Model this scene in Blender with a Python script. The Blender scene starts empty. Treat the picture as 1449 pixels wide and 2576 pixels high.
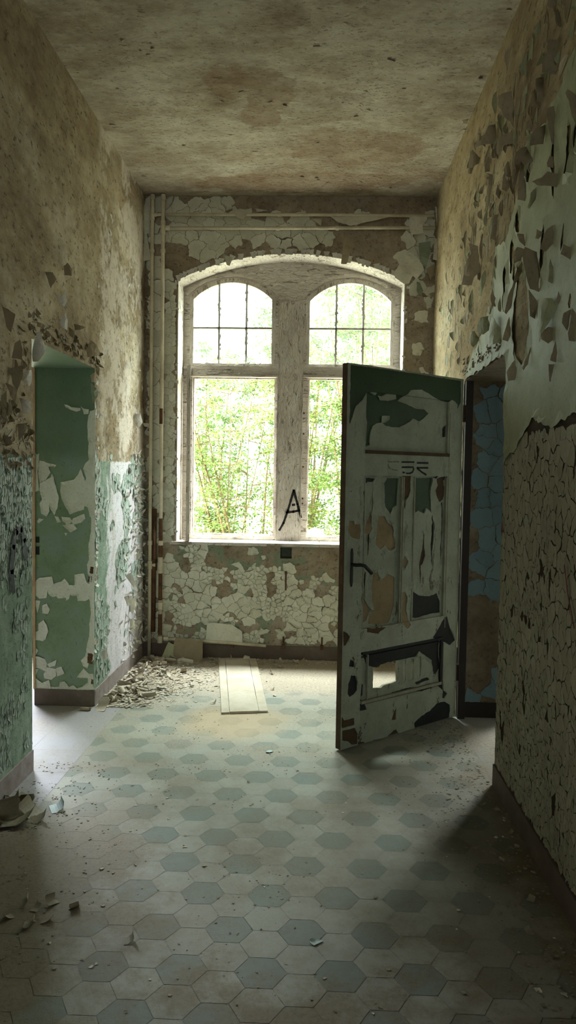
import bpy, math, random
import numpy as np
from mathutils import Vector, Matrix, noise
from mathutils.geometry import delaunay_2d_cdt

C = bpy.context
SC = C.scene
COL = SC.collection
RND = random.Random(7)

# ------------------------------------------------------------------ camera, sky, sun, exposure
XL, XR, D, ZC = -1.494, 0.9416, 6.385, 3.91
Y0, Y1 = 3.867, 4.966               # the two facing doorways
HL, HR = 2.276, 2.215               # door heads
F_PX, PITCH, YAW, ROLL = 1888.2, 0.0514, 0.0394, 0.0157
cy_, sy_, cp_, sp_ = math.cos(YAW), math.sin(YAW), math.cos(PITCH), math.sin(PITCH)
fw = Vector((-sy_ * cp_, cy_ * cp_, -sp_)); rt = Vector((cy_, sy_, 0)); up = rt.cross(fw)
r2 = math.cos(ROLL) * rt + math.sin(ROLL) * up
u2 = -math.sin(ROLL) * rt + math.cos(ROLL) * up
cam = bpy.data.cameras.new('camera'); cam_o = bpy.data.objects.new('camera', cam); COL.objects.link(cam_o)
cam.sensor_fit = 'VERTICAL'; cam.sensor_height = 36.0; cam.lens = 36.0 * F_PX / 2576.0
cam.clip_start = 0.02
cam_o.matrix_world = Matrix(((r2.x, u2.x, -fw.x, 0), (r2.y, u2.y, -fw.y, 0), (r2.z, u2.z, -fw.z, 1.6), (0, 0, 0, 1)))
SC.camera = cam_o

SKY = 2.6
w = bpy.data.worlds.new('overcast_sky'); SC.world = w; w.use_nodes = True
bg = w.node_tree.nodes['Background']; bg.inputs[0].default_value = (0.90, 1.0, 0.96, 1); bg.inputs[1].default_value = SKY
sun = bpy.data.lights.new('sun', 'SUN'); sun.energy = 7.0; sun.angle = 0.03; sun.color = (1.0, 0.95, 0.82)
sun_o = bpy.data.objects.new('sun', sun); COL.objects.link(sun_o)
sun_o.rotation_euler = Vector((0.80, 0.16, -0.60)).to_track_quat('-Z', 'Y').to_euler()   # from the left along the facade: lights shrubs and ground, never enters
def portal(x, z, sx, sz):
    a = bpy.data.lights.new('daylight_portal', 'AREA'); a.shape = 'RECTANGLE'; a.size = sx; a.size_y = sz
    a.cycles.is_portal = True
    o = bpy.data.objects.new('daylight_portal', a); COL.objects.link(o); o.location = (x, D + 0.36, z)
    o.rotation_euler = (math.radians(-90), 0, 0)
pf = bpy.data.lights.new('daylight_portal', 'AREA'); pf.shape = 'RECTANGLE'; pf.size = 1.5; pf.size_y = 2.1; pf.cycles.is_portal = True
pf_o = bpy.data.objects.new('daylight_portal', pf); COL.objects.link(pf_o); pf_o.location = (-0.28, -6.55, 2.1); pf_o.rotation_euler = (math.radians(90), 0, 0)  # portal for the invented opening behind the viewer, a weak fill
portal(-0.26, 2.2, 1.9, 2.5); portal(-3.35, 2.1, 1.7, 2.3); portal(3.05, 2.1, 1.4, 2.2)
def window_fill(x, y, z, sx, sz, power, aim, colr=(0.90, 1.0, 0.95)):
    """area lamp added outside a window, out of view, to brighten the interior"""
    a = bpy.data.lights.new('window_fill_lamp', 'AREA'); a.shape = 'RECTANGLE'; a.size = sx; a.size_y = sz; a.energy = power; a.color = colr
    o = bpy.data.objects.new('window_fill_lamp', a); COL.objects.link(o); o.location = (x, y, z)
    o.rotation_euler = (Vector(aim) - Vector((x, y, z))).to_track_quat('-Z', 'Y').to_euler()
window_fill(-0.26, 7.5, 4.75, 2.6, 1.5, 520, (-0.26, 4.6, 0.3))  # lamps added outside the windows, out of view, to raise the indoor light
window_fill(-3.35, 7.2, 3.6, 1.8, 2.2, 320, (-2.4, 4.4, 0.4), (0.86, 0.93, 1.0))
window_fill(3.0, 7.2, 3.4, 1.5, 2.0, 110, (1.6, 4.6, 0.4))
SC.view_settings.view_transform = 'Standard'; SC.view_settings.look = 'None'
SC.view_settings.gamma = 1.0; SC.view_settings.use_curve_mapping = False
SC.view_settings.exposure = 1.86
SC.cycles.max_bounces = 10; SC.cycles.diffuse_bounces = 6; SC.cycles.transparent_max_bounces = 16
SC.cycles.sample_clamp_indirect = 6.0
SC.cycles.use_denoising = True

# ------------------------------------------------------------------ node helpers
def lin(c):
    def f(v):
        v /= 255.0
        return v / 12.92 if v <= 0.04045 else ((v + 0.055) / 1.055) ** 2.4
    return (f(c[0]), f(c[1]), f(c[2]), 1.0)

class Mat:
    def __init__(s, name, rough=0.85):
        s.m = bpy.data.materials.new(name); s.m.use_nodes = True
        s.t = s.m.node_tree; s.b = s.t.nodes['Principled BSDF']
        s.b.inputs['Roughness'].default_value = rough
        s.b.inputs['Specular IOR Level'].default_value = 0.25
        s._pos = None
    def n(s, typ, **kw):
        x = s.t.nodes.new(typ)
        for k, v in kw.items(): setattr(x, k, v)
        return x
    def put(s, sock, v):
        if isinstance(v, bpy.types.NodeSocket): s.t.links.new(v, sock)
        elif isinstance(v, tuple) and len(v) == 3 and sock.type == 'RGBA': sock.default_value = lin(v)
        else: sock.default_value = v
    def pos(s, scale=(1, 1, 1), off=(0, 0, 0)):
        if s._pos is None: s._pos = s.n('ShaderNodeNewGeometry')
        mp = s.n('ShaderNodeMapping'); s.t.links.new(s._pos.outputs['Position'], mp.inputs[0])
        mp.inputs['Scale'].default_value = scale; mp.inputs['Location'].default_value = off
        return mp.outputs[0]
    def island(s):
        if s._pos is None: s._pos = s.n('ShaderNodeNewGeometry')
        return s._pos.outputs['Random Per Island']
    def xyz(s):
        if s._pos is None: s._pos = s.n('ShaderNodeNewGeometry')
        q = s.n('ShaderNodeSeparateXYZ'); s.t.links.new(s._pos.outputs['Position'], q.inputs[0]); return q.outputs
    def noise(s, scale, detail=4, rough=0.6, sc=(1, 1, 1), dist=0.0, off=(0, 0, 0)):
        x = s.n('ShaderNodeTexNoise'); s.t.links.new(s.pos(sc, off), x.inputs['Vector'])
        x.inputs['Scale'].default_value = scale; x.inputs['Detail'].default_value = detail
        x.inputs['Roughness'].default_value = rough; x.inputs['Distortion'].default_value = dist
        return x.outputs[0]
    def voro(s, scale, sc=(1, 1, 1), feature='DISTANCE_TO_EDGE', rnd=1.0):
        x = s.n('ShaderNodeTexVoronoi', feature=feature); s.t.links.new(s.pos(sc), x.inputs['Vector'])
        x.inputs['Scale'].default_value = scale; x.inputs['Randomness'].default_value = rnd
        return x.outputs[0]
    def ramp(s, fac, *stops, interp='LINEAR'):
        x = s.n('ShaderNodeValToRGB'); s.put(x.inputs[0], fac); e = x.color_ramp.elements
        x.color_ramp.interpolation = interp
        while len(e) < len(stops): e.new(0.5)
        for i, (p, c) in enumerate(stops):
            e[i].position = p; e[i].color = lin(c) if isinstance(c, tuple) else (c, c, c, 1)
        return x.outputs[0]
    def mix(s, fac, a, b, mode='MIX'):
        x = s.n('ShaderNodeMix', data_type='RGBA', blend_type=mode)
        s.put(x.inputs[0], fac); s.put(x.inputs[6], a); s.put(x.inputs[7], b)
        return x.outputs[2]
    def math(s, op, a, b=0.0, clamp=False):
        x = s.n('ShaderNodeMath', operation=op, use_clamp=clamp); s.put(x.inputs[0], a); s.put(x.inputs[1], b)
        return x.outputs[0]
    def step(s, v, lo, hi):
        x = s.n('ShaderNodeMapRange', interpolation_type='SMOOTHSTEP'); s.put(x.inputs[0], v)
        x.inputs[1].default_value = lo; x.inputs[2].default_value = hi
        return x.outputs[0]
    def bump(s, h, strength=0.5, dist=0.01):
        x = s.n('ShaderNodeBump'); s.put(x.inputs['Height'], h); x.inputs['Strength'].default_value = strength
        x.inputs['Distance'].default_value = dist; s.t.links.new(x.outputs[0], s.b.inputs['Normal'])
    def done(s, col):
        s.put(s.b.inputs['Base Color'], col); return s.m

def paint_mat(name, a, b, dirt=(110, 100, 82), dirt_amt=0.55, rough=0.6, fine=60, bump=0.25, chips=None):
    m = Mat(name, rough)
    c = m.mix(m.island(), a, b)
    if chips:
        k = m.ramp(m.noise(13, 7, 0.78, (1, 1, .4)), (0.59, 0.0), (0.605, 1.0)); z_ = m.xyz()[2]
        k = m.math('MULTIPLY', k, m.math('ADD', 0.25, m.math('MULTIPLY', m.math('SUBTRACT', 1.0, m.step(z_, .5, 1.7)), 0.75)))
    c = m.mix(m.math('MULTIPLY', m.ramp(m.noise(7, 5, 0.65), (0.42, 0.0), (0.75, 1.0)), dirt_amt), c, dirt)
    c = m.mix(m.math('MULTIPLY', m.ramp(m.noise(fine, 3, 0.7), (0.55, 0.0), (0.75, 1.0)), 0.5), c, dirt)
    h = m.noise(fine * 1.5, 4, 0.6)
    if chips: c = m.mix(k, c, chips); h = m.math('SUBTRACT', h, m.math('MULTIPLY', k, 1.5))
    m.bump(h, bump, 0.003)
    return m.done(c)

# ------------------------------------------------------------------ mesh helpers
class MB:
    def __init__(s): s.v = []; s.f = []; s.mi = []
    def add(s, vs, fs, mi=0):
        o = len(s.v); s.v.extend(tuple(v) for v in vs)
        for f in fs: s.f.append(tuple(i + o for i in f)); s.mi.append(mi)
    def box(s, a, b, mi=0, mats=None):
        (x0, y0, z0), (x1, y1, z1) = a, b
        vs = [(x0, y0, z0), (x1, y0, z0), (x1, y1, z0), (x0, y1, z0), (x0, y0, z1), (x1, y0, z1), (x1, y1, z1), (x0, y1, z1)]
        fs = [(0, 3, 2, 1), (4, 5, 6, 7), (0, 1, 5, 4), (1, 2, 6, 5), (2, 3, 7, 6), (3, 0, 4, 7)]   # -z +z -y +x +y -x
        for k, f in enumerate(fs): s.add([vs[i] for i in f], [(0, 1, 2, 3)], mats[k] if mats else mi)
    def tube(s, pts, radii, n=10, mi=0, cap=True):
        pts = [Vector(p) for p in pts]; rings = []
        if not isinstance(radii, (list, tuple)): radii = [radii] * len(pts)
        ref = Vector((0, 0, 1)) if abs((pts[-1] - pts[0]).normalized().z) < 0.9 else Vector((1, 0, 0))
        vs = []; fs = []
        for i, p in enumerate(pts):
            t = (pts[min(i + 1, len(pts) - 1)] - pts[max(i - 1, 0)]).normalized()
            a = t.cross(ref).normalized(); b = t.cross(a)
            for k in range(n):
                g = 2 * math.pi * k / n
                vs.append(p + radii[i] * (math.cos(g) * a + math.sin(g) * b))
        for i in range(len(pts) - 1):
            for k in range(n):
                fs.append((i * n + k, i * n + (k + 1) % n, (i + 1) * n + (k + 1) % n, (i + 1) * n + k))
        if cap: fs.append(tuple(range(n - 1, -1, -1))); fs.append(tuple((len(pts) - 1) * n + k for k in range(n)))
        s.add(vs, fs, mi)
    def mesh(s, name, mats, smooth=False):
        me = bpy.data.meshes.new(name); me.from_pydata(s.v, [], s.f)
        for m in (mats if isinstance(mats, list) else [mats]): me.materials.append(m)
        if any(s.mi): me.polygons.foreach_set('material_index', s.mi)
        if smooth: me.polygons.foreach_set('use_smooth', [True] * len(s.f))
        me.update(); return me
    def build(s, name, mats, parent=None, smooth=False):
        o = bpy.data.objects.new(name, s.mesh(name, mats, smooth)); COL.objects.link(o)
        if parent: o.parent = parent
        return o
def tag(o, label=None, cat=None, group=None, kind=None):
    if label: o['label'] = label
    if cat: o['category'] = cat
    if group: o['group'] = group
    if kind: o['kind'] = kind
    return o
def empty(name, loc=(0, 0, 0)):
    o = bpy.data.objects.new(name, None); COL.objects.link(o); o.location = loc; o.empty_display_size = 0.05; return o

# surfaces: (u, v, h) -> world, h measured out of the surface into the corridor
def S_back(u, v, h): return (u, D - h, v)
def S_left(u, v, h): return (XL + h, u, v)
def S_right(u, v, h): return (XR - h, u, v)
def S_jamb(u, v, h): return (u, Y1 - h, v)
def S_ceil(u, v, h): return (u, v, ZC - h)
def S_floor(u, v, h): return (u, v, h)

def rag(poly, seg, jit, rnd):
    """densify a polygon edge and make it ragged"""
    out = []
    for i, (x0, y0) in enumerate(poly):
        x1, y1 = poly[(i + 1) % len(poly)]
        L = math.hypot(x1 - x0, y1 - y0); k = max(1, int(round(L / seg)))
        for j in range(k):
            t = j / k; a = 0 if j == 0 else rnd.uniform(-jit, jit)
            nx, ny = ((y1 - y0) / L, -(x1 - x0) / L) if L > 1e-9 else (0, 0)
            out.append((x0 + (x1 - x0) * t + nx * a, y0 + (y1 - y0) * t + ny * a))
    return out
def clip(poly, px, py, nx, ny):
    out = []; n = len(poly)
    for i in range(n):
        a, b = poly[i], poly[(i + 1) % n]
        da = (a[0] - px) * nx + (a[1] - py) * ny; db = (b[0] - px) * nx + (b[1] - py) * ny
        if da <= 0: out.append(a)
        if da * db < 0:
            t = da / (da - db); out.append((a[0] + (b[0] - a[0]) * t, a[1] + (b[1] - a[1]) * t))
    return out
def cells(u0, u1, v0, v1, du, dv, rnd, jit=0.48):
    """Voronoi cells of jittered points"""
    nu = max(1, int((u1 - u0) / du)); nv = max(1, int((v1 - v0) / dv))
    su = (u1 - u0) / nu; sv = (v1 - v0) / nv; P = {}
    for i in range(-2, nu + 2):
        for j in range(-2, nv + 2):
            P[i, j] = (u0 + (i + .5 + rnd.uniform(-jit, jit) + .25 * (j % 2)) * su, v0 + (j + .5 + rnd.uniform(-jit, jit)) * sv)
    for i in range(nu):
        for j in range(nv):
            x, y = P[i, j]; poly = [(u0, v0), (u1, v0), (u1, v1), (u0, v1)]
            for a in range(-2, 3):
                for b in range(-2, 3):
                    if (a or b) and (i + a, j + b) in P:
                        q = P[i + a, j + b]
                        # bisector in the stretched metric so that cells keep the aspect du:dv
                        ex, ey = (q[0] - x) / su / su, (q[1] - y) / sv / sv
                        poly = clip(poly, (x + q[0]) / 2, (y + q[1]) / 2, ex, ey)
                        if len(poly) < 3: break
                if len(poly) < 3: break
            if len(poly) >= 3: yield (x, y), poly
def inside(poly, x, y):
    c = False; n = len(poly); j = n - 1
    for i in range(n):
        xi, yi = poly[i]; xj, yj = poly[j]
        if (yi > y) != (yj > y) and x < (xj - xi) * (y - yi) / (yj - yi) + xi: c = not c
        j = i
    return c
def flake(mb, S, poly, rnd, gap=0.002, curl=0.006, base=0.0012, seg=0.014, jit=0.0015, thick=0.0012, side=None, mi=0, warp=0.0):
    """one plate of paint: a polygon whose rim curls away from the wall"""
    p = rag(poly, seg, jit, rnd); n = len(p)
    if warp: p = [(x + warp * noise.noise(Vector((x * 16, y * 16, 1.7))) + warp * .5 * noise.noise(Vector((x * 45, y * 45, 4.7))), y + warp * noise.noise(Vector((x * 16, y * 16, 8.3))) + warp * .5 * noise.noise(Vector((x * 45, y * 45, 6.1)))) for x, y in p]
    cx = sum(a[0] for a in p) / n; cyy = sum(a[1] for a in p) / n
    R = max(1e-4, max(math.hypot(a[0] - cx, a[1] - cyy) for a in p))
    sc = max(0.3, 1 - gap / R * 1.4)
    ph = rnd.uniform(0, 6.28) if side is None else side
    k1, k2 = rnd.uniform(0, 6.28), rnd.uniform(0, 6.28)
    vs = [S(cx, cyy, base)]; fs = []
    ts = (0.5, 0.8, 1.0)
    for t in ts:
        for (x, y) in p:
            g = math.atan2(y - cyy, x - cx)
            r_ = math.hypot(x - cx, y - cyy) / R
            w = (0.35 + 0.65 * max(0, math.cos(g - ph))) * (0.75 + 0.35 * math.sin(2 * g + k1) + 0.25 * math.sin(5 * g + k2))
            h = base + curl * max(0, w) * (max(0, t - 0.35) / 0.65) ** 2 * (0.4 + 0.6 * r_)
            q = sc * t * (1 - 0.10 * min(1, curl / 0.02) * max(0, w) * t)
            vs.append(S(cx + (x - cx) * q, cyy + (y - cyy) * q, h))
    for j in range(n):          # rim going back down by the paint's thickness
        x, y = p[j]; v = vs[1 + 2 * n + j]; t0 = S(0, 0, 0); t1 = S(0, 0, thick)
        vs.append((v[0] - (t1[0] - t0[0]), v[1] - (t1[1] - t0[1]), v[2] - (t1[2] - t0[2])))
    for j in range(n):
        k = (j + 1) % n
        fs.append((0, 1 + j, 1 + k))
        for r in range(3): fs.append((1 + r * n + j, 1 + (r + 1) * n + j, 1 + (r + 1) * n + k, 1 + r * n + k))
    mb.add(vs, fs, mi)
def curl(mb, S, u, v, ang, w, l, roll=2.2, pw=1.3, rnd=RND, thick=0.0012, taper=0.4, base=0.001, nu=5, ns=8, mi=0, twist=0.0, lens=0.0):
    """a strip of paint attached along one edge and rolled off the surface"""
    ca, sa = math.cos(ang), math.sin(ang); x = h = 0.0; prof = []
    for i in range(ns + 1):
        th = roll * (i / ns) ** pw; prof.append((x, h, th)); x += math.cos(th) * l / ns; h += math.sin(th) * l / ns
    jl = [rnd.uniform(-.12, .12) for _ in range(ns + 1)]; jr = [rnd.uniform(-.12, .12) for _ in range(ns + 1)]
    top = []; bot = []; kk = rnd.uniform(-.5, .5) if lens else 0
    for i, (px, ph, th) in enumerate(prof):
        t = i / ns; wl = w * .5 * (1 - taper * t + jl[i]); wr = w * .5 * (1 - taper * t + jr[i])
        for k in range(nu + 1):
            f = k / nu; q = -wl + (wl + wr) * f
            g = 1 - lens * abs(2 * f - 1 + kk) ** 1.4 / (1 + abs(kk)) ** 1.4
            hh = (ph + twist * q * t) * g
            for L, o in ((top, thick), (bot, 0.0)):
                xx = px * g - math.sin(th) * o; zz = max(base * .3, hh + math.cos(th) * o) + base
                L.append(S(u + ca * xx - sa * q, v + sa * xx + ca * q, zz))
    N = len(top); fs = []; m = nu + 1
    for i in range(ns):
        for k in range(nu):
            a = i * m + k; fs.append((a, a + 1, a + m + 1, a + m)); fs.append((N + a, N + a + m, N + a + m + 1, N + a + 1))
    for i in range(ns):
        a = i * m; fs.append((a, a + m, N + a + m, N + a)); a += nu; fs.append((a, N + a, N + a + m, a + m))
    for k in range(nu):
        a = ns * m + k; fs.append((a, a + 1, N + a + 1, N + a)); fs.append((k, N + k, N + k + 1, k + 1))
    mb.add(top + bot, fs, mi)
def cdt(faces, extra=(), eps=1e-5):
    """constrained triangulation; returns verts, tris, set of input faces each tri lies in"""
    vs = []; ed = []
    for f in faces:
        o = len(vs); ed.extend((o + i, o + (i + 1) % len(f)) for i in range(len(f))); vs.extend(Vector(p) for p in f)
    vs.extend(Vector(p) for p in extra)
    ov, oe, of, _, _, _ = delaunay_2d_cdt(vs, ed, [], 0, eps)
    P = np.array([(v.x, v.y) for v in ov]); T = np.array([list(t) for t in of]); c = P[T].mean(axis=1); sets = [set() for _ in of]
    for k, f in enumerate(faces):
        q = np.array(f); ins = np.zeros(len(c), bool)
        for i in range(len(q)):
            (xi, yi), (xj, yj) = q[i], q[i - 1]
            if yi == yj: continue
            ins ^= ((yi > c[:, 1]) != (yj > c[:, 1])) & (c[:, 0] < (xj - xi) * (c[:, 1] - yi) / (yj - yi) + xi)
        for i in np.nonzero(ins)[0]: sets[i].add(k)
    return [(v.x, v.y) for v in ov], of, sets
def shell(mb, S, pts, tris, hf, hb, mi=0):
    """close a set of triangles between two height functions"""
    used = sorted({i for t in tris for i in t}); ix = {i: k for k, i in enumerate(used)}; N = len(used)
    vs = [S(pts[i][0], pts[i][1], hf(*pts[i])) for i in used] + [S(pts[i][0], pts[i][1], hb(*pts[i])) for i in used]
    fs = []; E = {}
    for t in tris:
        a = [ix[i] for i in t]; fs.append(tuple(a)); fs.append(tuple(N + i for i in reversed(a)))
        for i in range(len(a)): E[a[i], a[(i + 1) % len(a)]] = 1
    for (a, b) in E:
        if (b, a) not in E: fs.append((b, a, N + a, N + b))
    mb.add(vs, fs, mi)
def grid(u0, u1, v0, v1, d, rnd, jit=0.3):
    out = []; nu = int((u1 - u0) / d); nv = int((v1 - v0) / d)
    for i in range(1, nu):
        for j in range(1, nv):
            out.append((u0 + (u1 - u0) * (i + rnd.uniform(-jit, jit)) / nu, v0 + (v1 - v0) * (j + rnd.uniform(-jit, jit)) / nv))
    return out
def seg_dist(pts, polys):
    P = np.array(pts); d = np.full(len(P), 9.0)
    for poly in polys:
        q = np.array(poly)
        for i in range(len(q)):
            a = q[i]; b = q[(i + 1) % len(q)]; ab = b - a; L = max(1e-12, ab @ ab)
            t = np.clip(((P - a) @ ab) / L, 0, 1); d = np.minimum(d, np.hypot(*(P - a - t[:, None] * ab).T))
    return d
def fbm(x, y, z=0.0, s=1.0): return noise.fractal(Vector((x * s, y * s, z)), 1.0, 2.0, 4)
DOOR=dict(
green=[[(0.018,2.216),(0.444,2.218),(1.002,2.213),(1.003,2.075),(0.97,2.028),(0.973,2.062),(0.911,2.085),(0.88,2.066),(0.832,2.074),(0.772,2.08),(0.721,2.093),(0.688,2.107),(0.614,2.125),(0.526,2.115),(0.503,2.092),(0.45,2.064),(0.423,2.044),(0.486,2.033),(0.594,2.008),(0.671,2.008),(0.709,1.986),(0.661,1.953),(0.621,1.932),(0.564,1.948),(0.533,1.925),(0.494,1.907),(0.441,1.886),(0.379,1.885),(0.322,1.89),(0.288,1.906),(0.252,1.902),(0.215,1.882),(0.202,1.856),(0.193,1.82),(0.19,1.789),(0.197,1.774),(0.176,1.769),(0.152,1.75),(0.147,1.773),(0.157,1.818),(0.159,1.839),(0.147,1.919),(0.148,1.989),(0.153,2.075),(0.118,2.027),(0.067,1.989),(0.057,1.968),(0.038,1.917),(0.025,1.887),(0.018,1.891)],[(0.318,1.547),(0.347,1.581),(0.443,1.581),(0.438,1.505),(0.433,1.415),(0.403,1.405),(0.395,1.384),(0.378,1.363),(0.362,1.384),(0.338,1.406),(0.326,1.437),(0.332,1.479)],[(0.582,1.582),(0.758,1.587),(0.751,1.554),(0.736,1.504),(0.747,1.449),(0.755,1.366),(0.732,1.383),(0.703,1.397),(0.683,1.362),(0.633,1.382),(0.602,1.369),(0.587,1.423),(0.576,1.504)]],
black=[[(0.844,1.903),(0.877,1.927),(0.872,1.849),(0.842,1.845)],[(0.149,1.579),(0.196,1.582),(0.24,1.577),(0.226,1.557),(0.189,1.559),(0.168,1.546),(0.154,1.516),(0.147,1.546)],[(0.142,1.505),(0.153,1.505),(0.157,1.327),(0.146,1.327)],[(0.217,1.387),(0.225,1.48),(0.232,1.531),(0.229,1.449),(0.221,1.377)],[(0.198,1.249),(0.209,1.253),(0.206,1.145),(0.199,1.12),(0.195,1.187)],[(0.575,1.315),(0.585,1.315),(0.585,1.195),(0.58,1.196)],[(0.579,1.076),(0.587,1.097),(0.599,0.878),(0.577,0.885),(0.579,0.989)],[(0.764,1.332),(0.772,1.354),(0.784,1.287),(0.784,1.198),(0.774,1.12),(0.772,1.031),(0.762,1.059),(0.761,1.199)],[(0.848,1.431),(0.86,1.431),(0.864,1.251),(0.863,1.025),(0.853,1.138)],[(0.582,0.878),(0.611,0.875),(0.66,0.849),(0.745,0.836),(0.796,0.839),(0.83,0.848),(0.862,0.794),(0.865,0.719),(0.792,0.721),(0.707,0.716),(0.633,0.708),(0.596,0.717),(0.588,0.809)],[(0.893,0.688),(0.924,0.69),(0.953,0.618),(1.011,0.523),(0.959,0.496),(0.895,0.527),(0.868,0.548),(0.816,0.549),(0.789,0.569),(0.83,0.609),(0.864,0.645)],[(0.171,0.561),(0.323,0.559),(0.47,0.558),(0.672,0.556),(0.816,0.557),(0.868,0.548),(0.862,0.491),(0.872,0.352),(0.833,0.312),(0.806,0.351),(0.787,0.422),(0.691,0.481),(0.674,0.494),(0.642,0.465),(0.505,0.463),(0.388,0.464),(0.312,0.449),(0.274,0.444),(0.259,0.457),(0.203,0.476),(0.176,0.532)],[(0.068,0.439),(0.104,0.431),(0.12,0.395),(0.121,0.343),(0.096,0.321),(0.062,0.312),(0.047,0.335),(0.049,0.386)],[(0.065,0.535),(0.094,0.513),(0.092,0.485),(0.053,0.493)],[(0.145,0.5),(0.157,0.472),(0.159,0.373),(0.181,0.364),(0.179,0.301),(0.154,0.28),(0.149,0.359)],[(0.154,0.303),(0.181,0.257),(0.208,0.21),(0.149,0.215),(0.149,0.294)],[(0.841,0.136),(0.92,0.13),(0.975,0.1),(0.981,0.058),(0.97,0.007),(0.89,0.005),(0.735,0.002),(0.633,0.006),(0.624,0.047),(0.689,0.073),(0.74,0.092),(0.773,0.097)],[(0.432,0.271),(0.543,0.279),(0.682,0.266),(0.792,0.271),(0.794,0.242),(0.684,0.238),(0.551,0.266),(0.441,0.247)],[(0.636,0.302),(0.756,0.316),(0.783,0.295),(0.648,0.283)],[(0.201,0.442),(0.23,0.438),(0.225,0.365),(0.205,0.305)],[(0.845,0.25),(0.887,0.289),(0.9,0.207),(0.945,0.181),(0.915,0.152),(0.892,0.161),(0.891,0.208)],[(0.861,1.593),(0.891,1.596),(0.879,1.571),(0.865,1.576)],[(0.758,1.589),(0.788,1.599),(0.813,1.59),(0.792,1.579)],[(0.064,1.516),(0.029,1.5),(0.023,1.531),(0.026,1.503),(0.043,1.5)],[(0.173,1.018),(0.182,1.023),(0.182,0.889),(0.176,0.89)],[(0.176,1.03),(0.185,1.029),(0.184,0.952),(0.174,0.885),(0.177,0.952)]],
brown=[[(0.466,1.597),(0.544,1.596),(0.544,1.504),(0.526,1.467),(0.499,1.446),(0.503,1.408),(0.492,1.387),(0.483,1.425),(0.47,1.462),(0.464,1.531)],[(0.801,1.581),(0.869,1.599),(0.872,1.543),(0.891,1.503),(0.867,1.447),(0.833,1.431),(0.814,1.459),(0.787,1.504),(0.811,1.543)],[(0.679,1.246),(0.697,1.224),(0.7,1.146),(0.706,1.096),(0.687,1.047),(0.671,1.037),(0.671,0.927),(0.663,0.927),(0.656,1.049),(0.668,1.093),(0.683,1.147),(0.689,1.202)],[(0.002,0.704),(0.033,0.69),(0.055,0.667),(0.025,0.62),(0.008,0.617)],[(0.137,0.034),(0.191,0.02),(0.2,-0.011),(0.254,-0.007),(0.265,0.017),(0.326,0.015),(0.379,0.001),(0.386,0.019),(0.463,0.041),(0.485,0.009),(0.541,-0.008),(0.556,0.011),(0.633,0.006),(0.97,0.004),(1.025,-0.007),(0.578,-0.027),(0.171,-0.02),(0.138,-0.018)],[(0.011,0.123),(0.106,0.125),(0.132,0.083),(0.133,0.019),(0.084,0.025),(0.055,0.052),(0.012,0.066)],[(-0.013,0.231),(0.023,0.183),(0.104,0.182),(0.105,0.14),(0.011,0.139),(-0.015,0.17)],[(0.436,0.145),(0.463,0.172),(0.458,0.102),(0.414,0.108)],[(0.193,0.697),(0.289,0.69),(0.357,0.685),(0.305,0.667),(0.29,0.653),(0.238,0.665),(0.194,0.676)]],
tan=[[(0.283,1.355),(0.336,1.353),(0.356,1.316),(0.398,1.299),(0.415,1.267),(0.412,1.235),(0.429,1.213),(0.43,1.16),(0.403,1.145),(0.373,1.149),(0.342,1.18),(0.305,1.156),(0.266,1.189),(0.265,1.241),(0.27,1.303)],[(0.242,1.018),(0.278,1.023),(0.31,0.968),(0.377,1.005),(0.432,0.98),(0.436,0.867),(0.434,0.808),(0.402,0.725),(0.379,0.706),(0.288,0.709),(0.214,0.72),(0.22,0.772),(0.256,0.805),(0.24,0.853),(0.234,0.922),(0.236,0.984)],[(0.149,0.96),(0.17,0.984),(0.171,0.88),(0.211,0.825),(0.234,0.804),(0.213,0.783),(0.2,0.738),(0.156,0.727),(0.146,0.826),(0.139,0.878)],[(0.033,1.336),(0.065,1.335),(0.069,1.314),(0.118,1.315),(0.126,1.277),(0.117,1.226),(0.072,1.234),(0.036,1.25),(0.021,1.281)],[(0.476,1.072),(0.502,1.108),(0.539,1.073),(0.505,1.027),(0.48,1.05)],[(0.209,1.387),(0.217,1.366),(0.226,1.304),(0.235,1.284),(0.206,1.248),(0.169,1.26),(0.176,1.301),(0.196,1.346)],[(0.463,0.883),(0.522,0.886),(0.535,0.858),(0.529,0.777),(0.552,0.709),(0.578,0.673),(0.546,0.655),(0.522,0.668),(0.497,0.699),(0.465,0.697),(0.478,0.771),(0.464,0.832)]],
hole=[[(0.264,0.453),(0.315,0.443),(0.327,0.457),(0.395,0.463),(0.477,0.462),(0.482,0.336),(0.43,0.33),(0.392,0.329),(0.361,0.328),(0.339,0.316),(0.267,0.326)],[(0.53,0.459),(0.548,0.457),(0.553,0.327),(0.535,0.327)],[(0.602,0.46),(0.621,0.452),(0.623,0.324),(0.602,0.321)],[(0.675,0.461),(0.691,0.458),(0.692,0.335),(0.68,0.331)]],
chip=[[(0.287,1.947),(0.358,1.951),(0.347,1.925),(0.318,1.908),(0.288,1.904)],[(0.24,2.061),(0.276,2.059),(0.371,2.097),(0.402,2.095),(0.412,2.054),(0.344,2.038),(0.269,2.035)],[(0.174,2.071),(0.253,2.093),(0.232,2.063)]],
)
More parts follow.
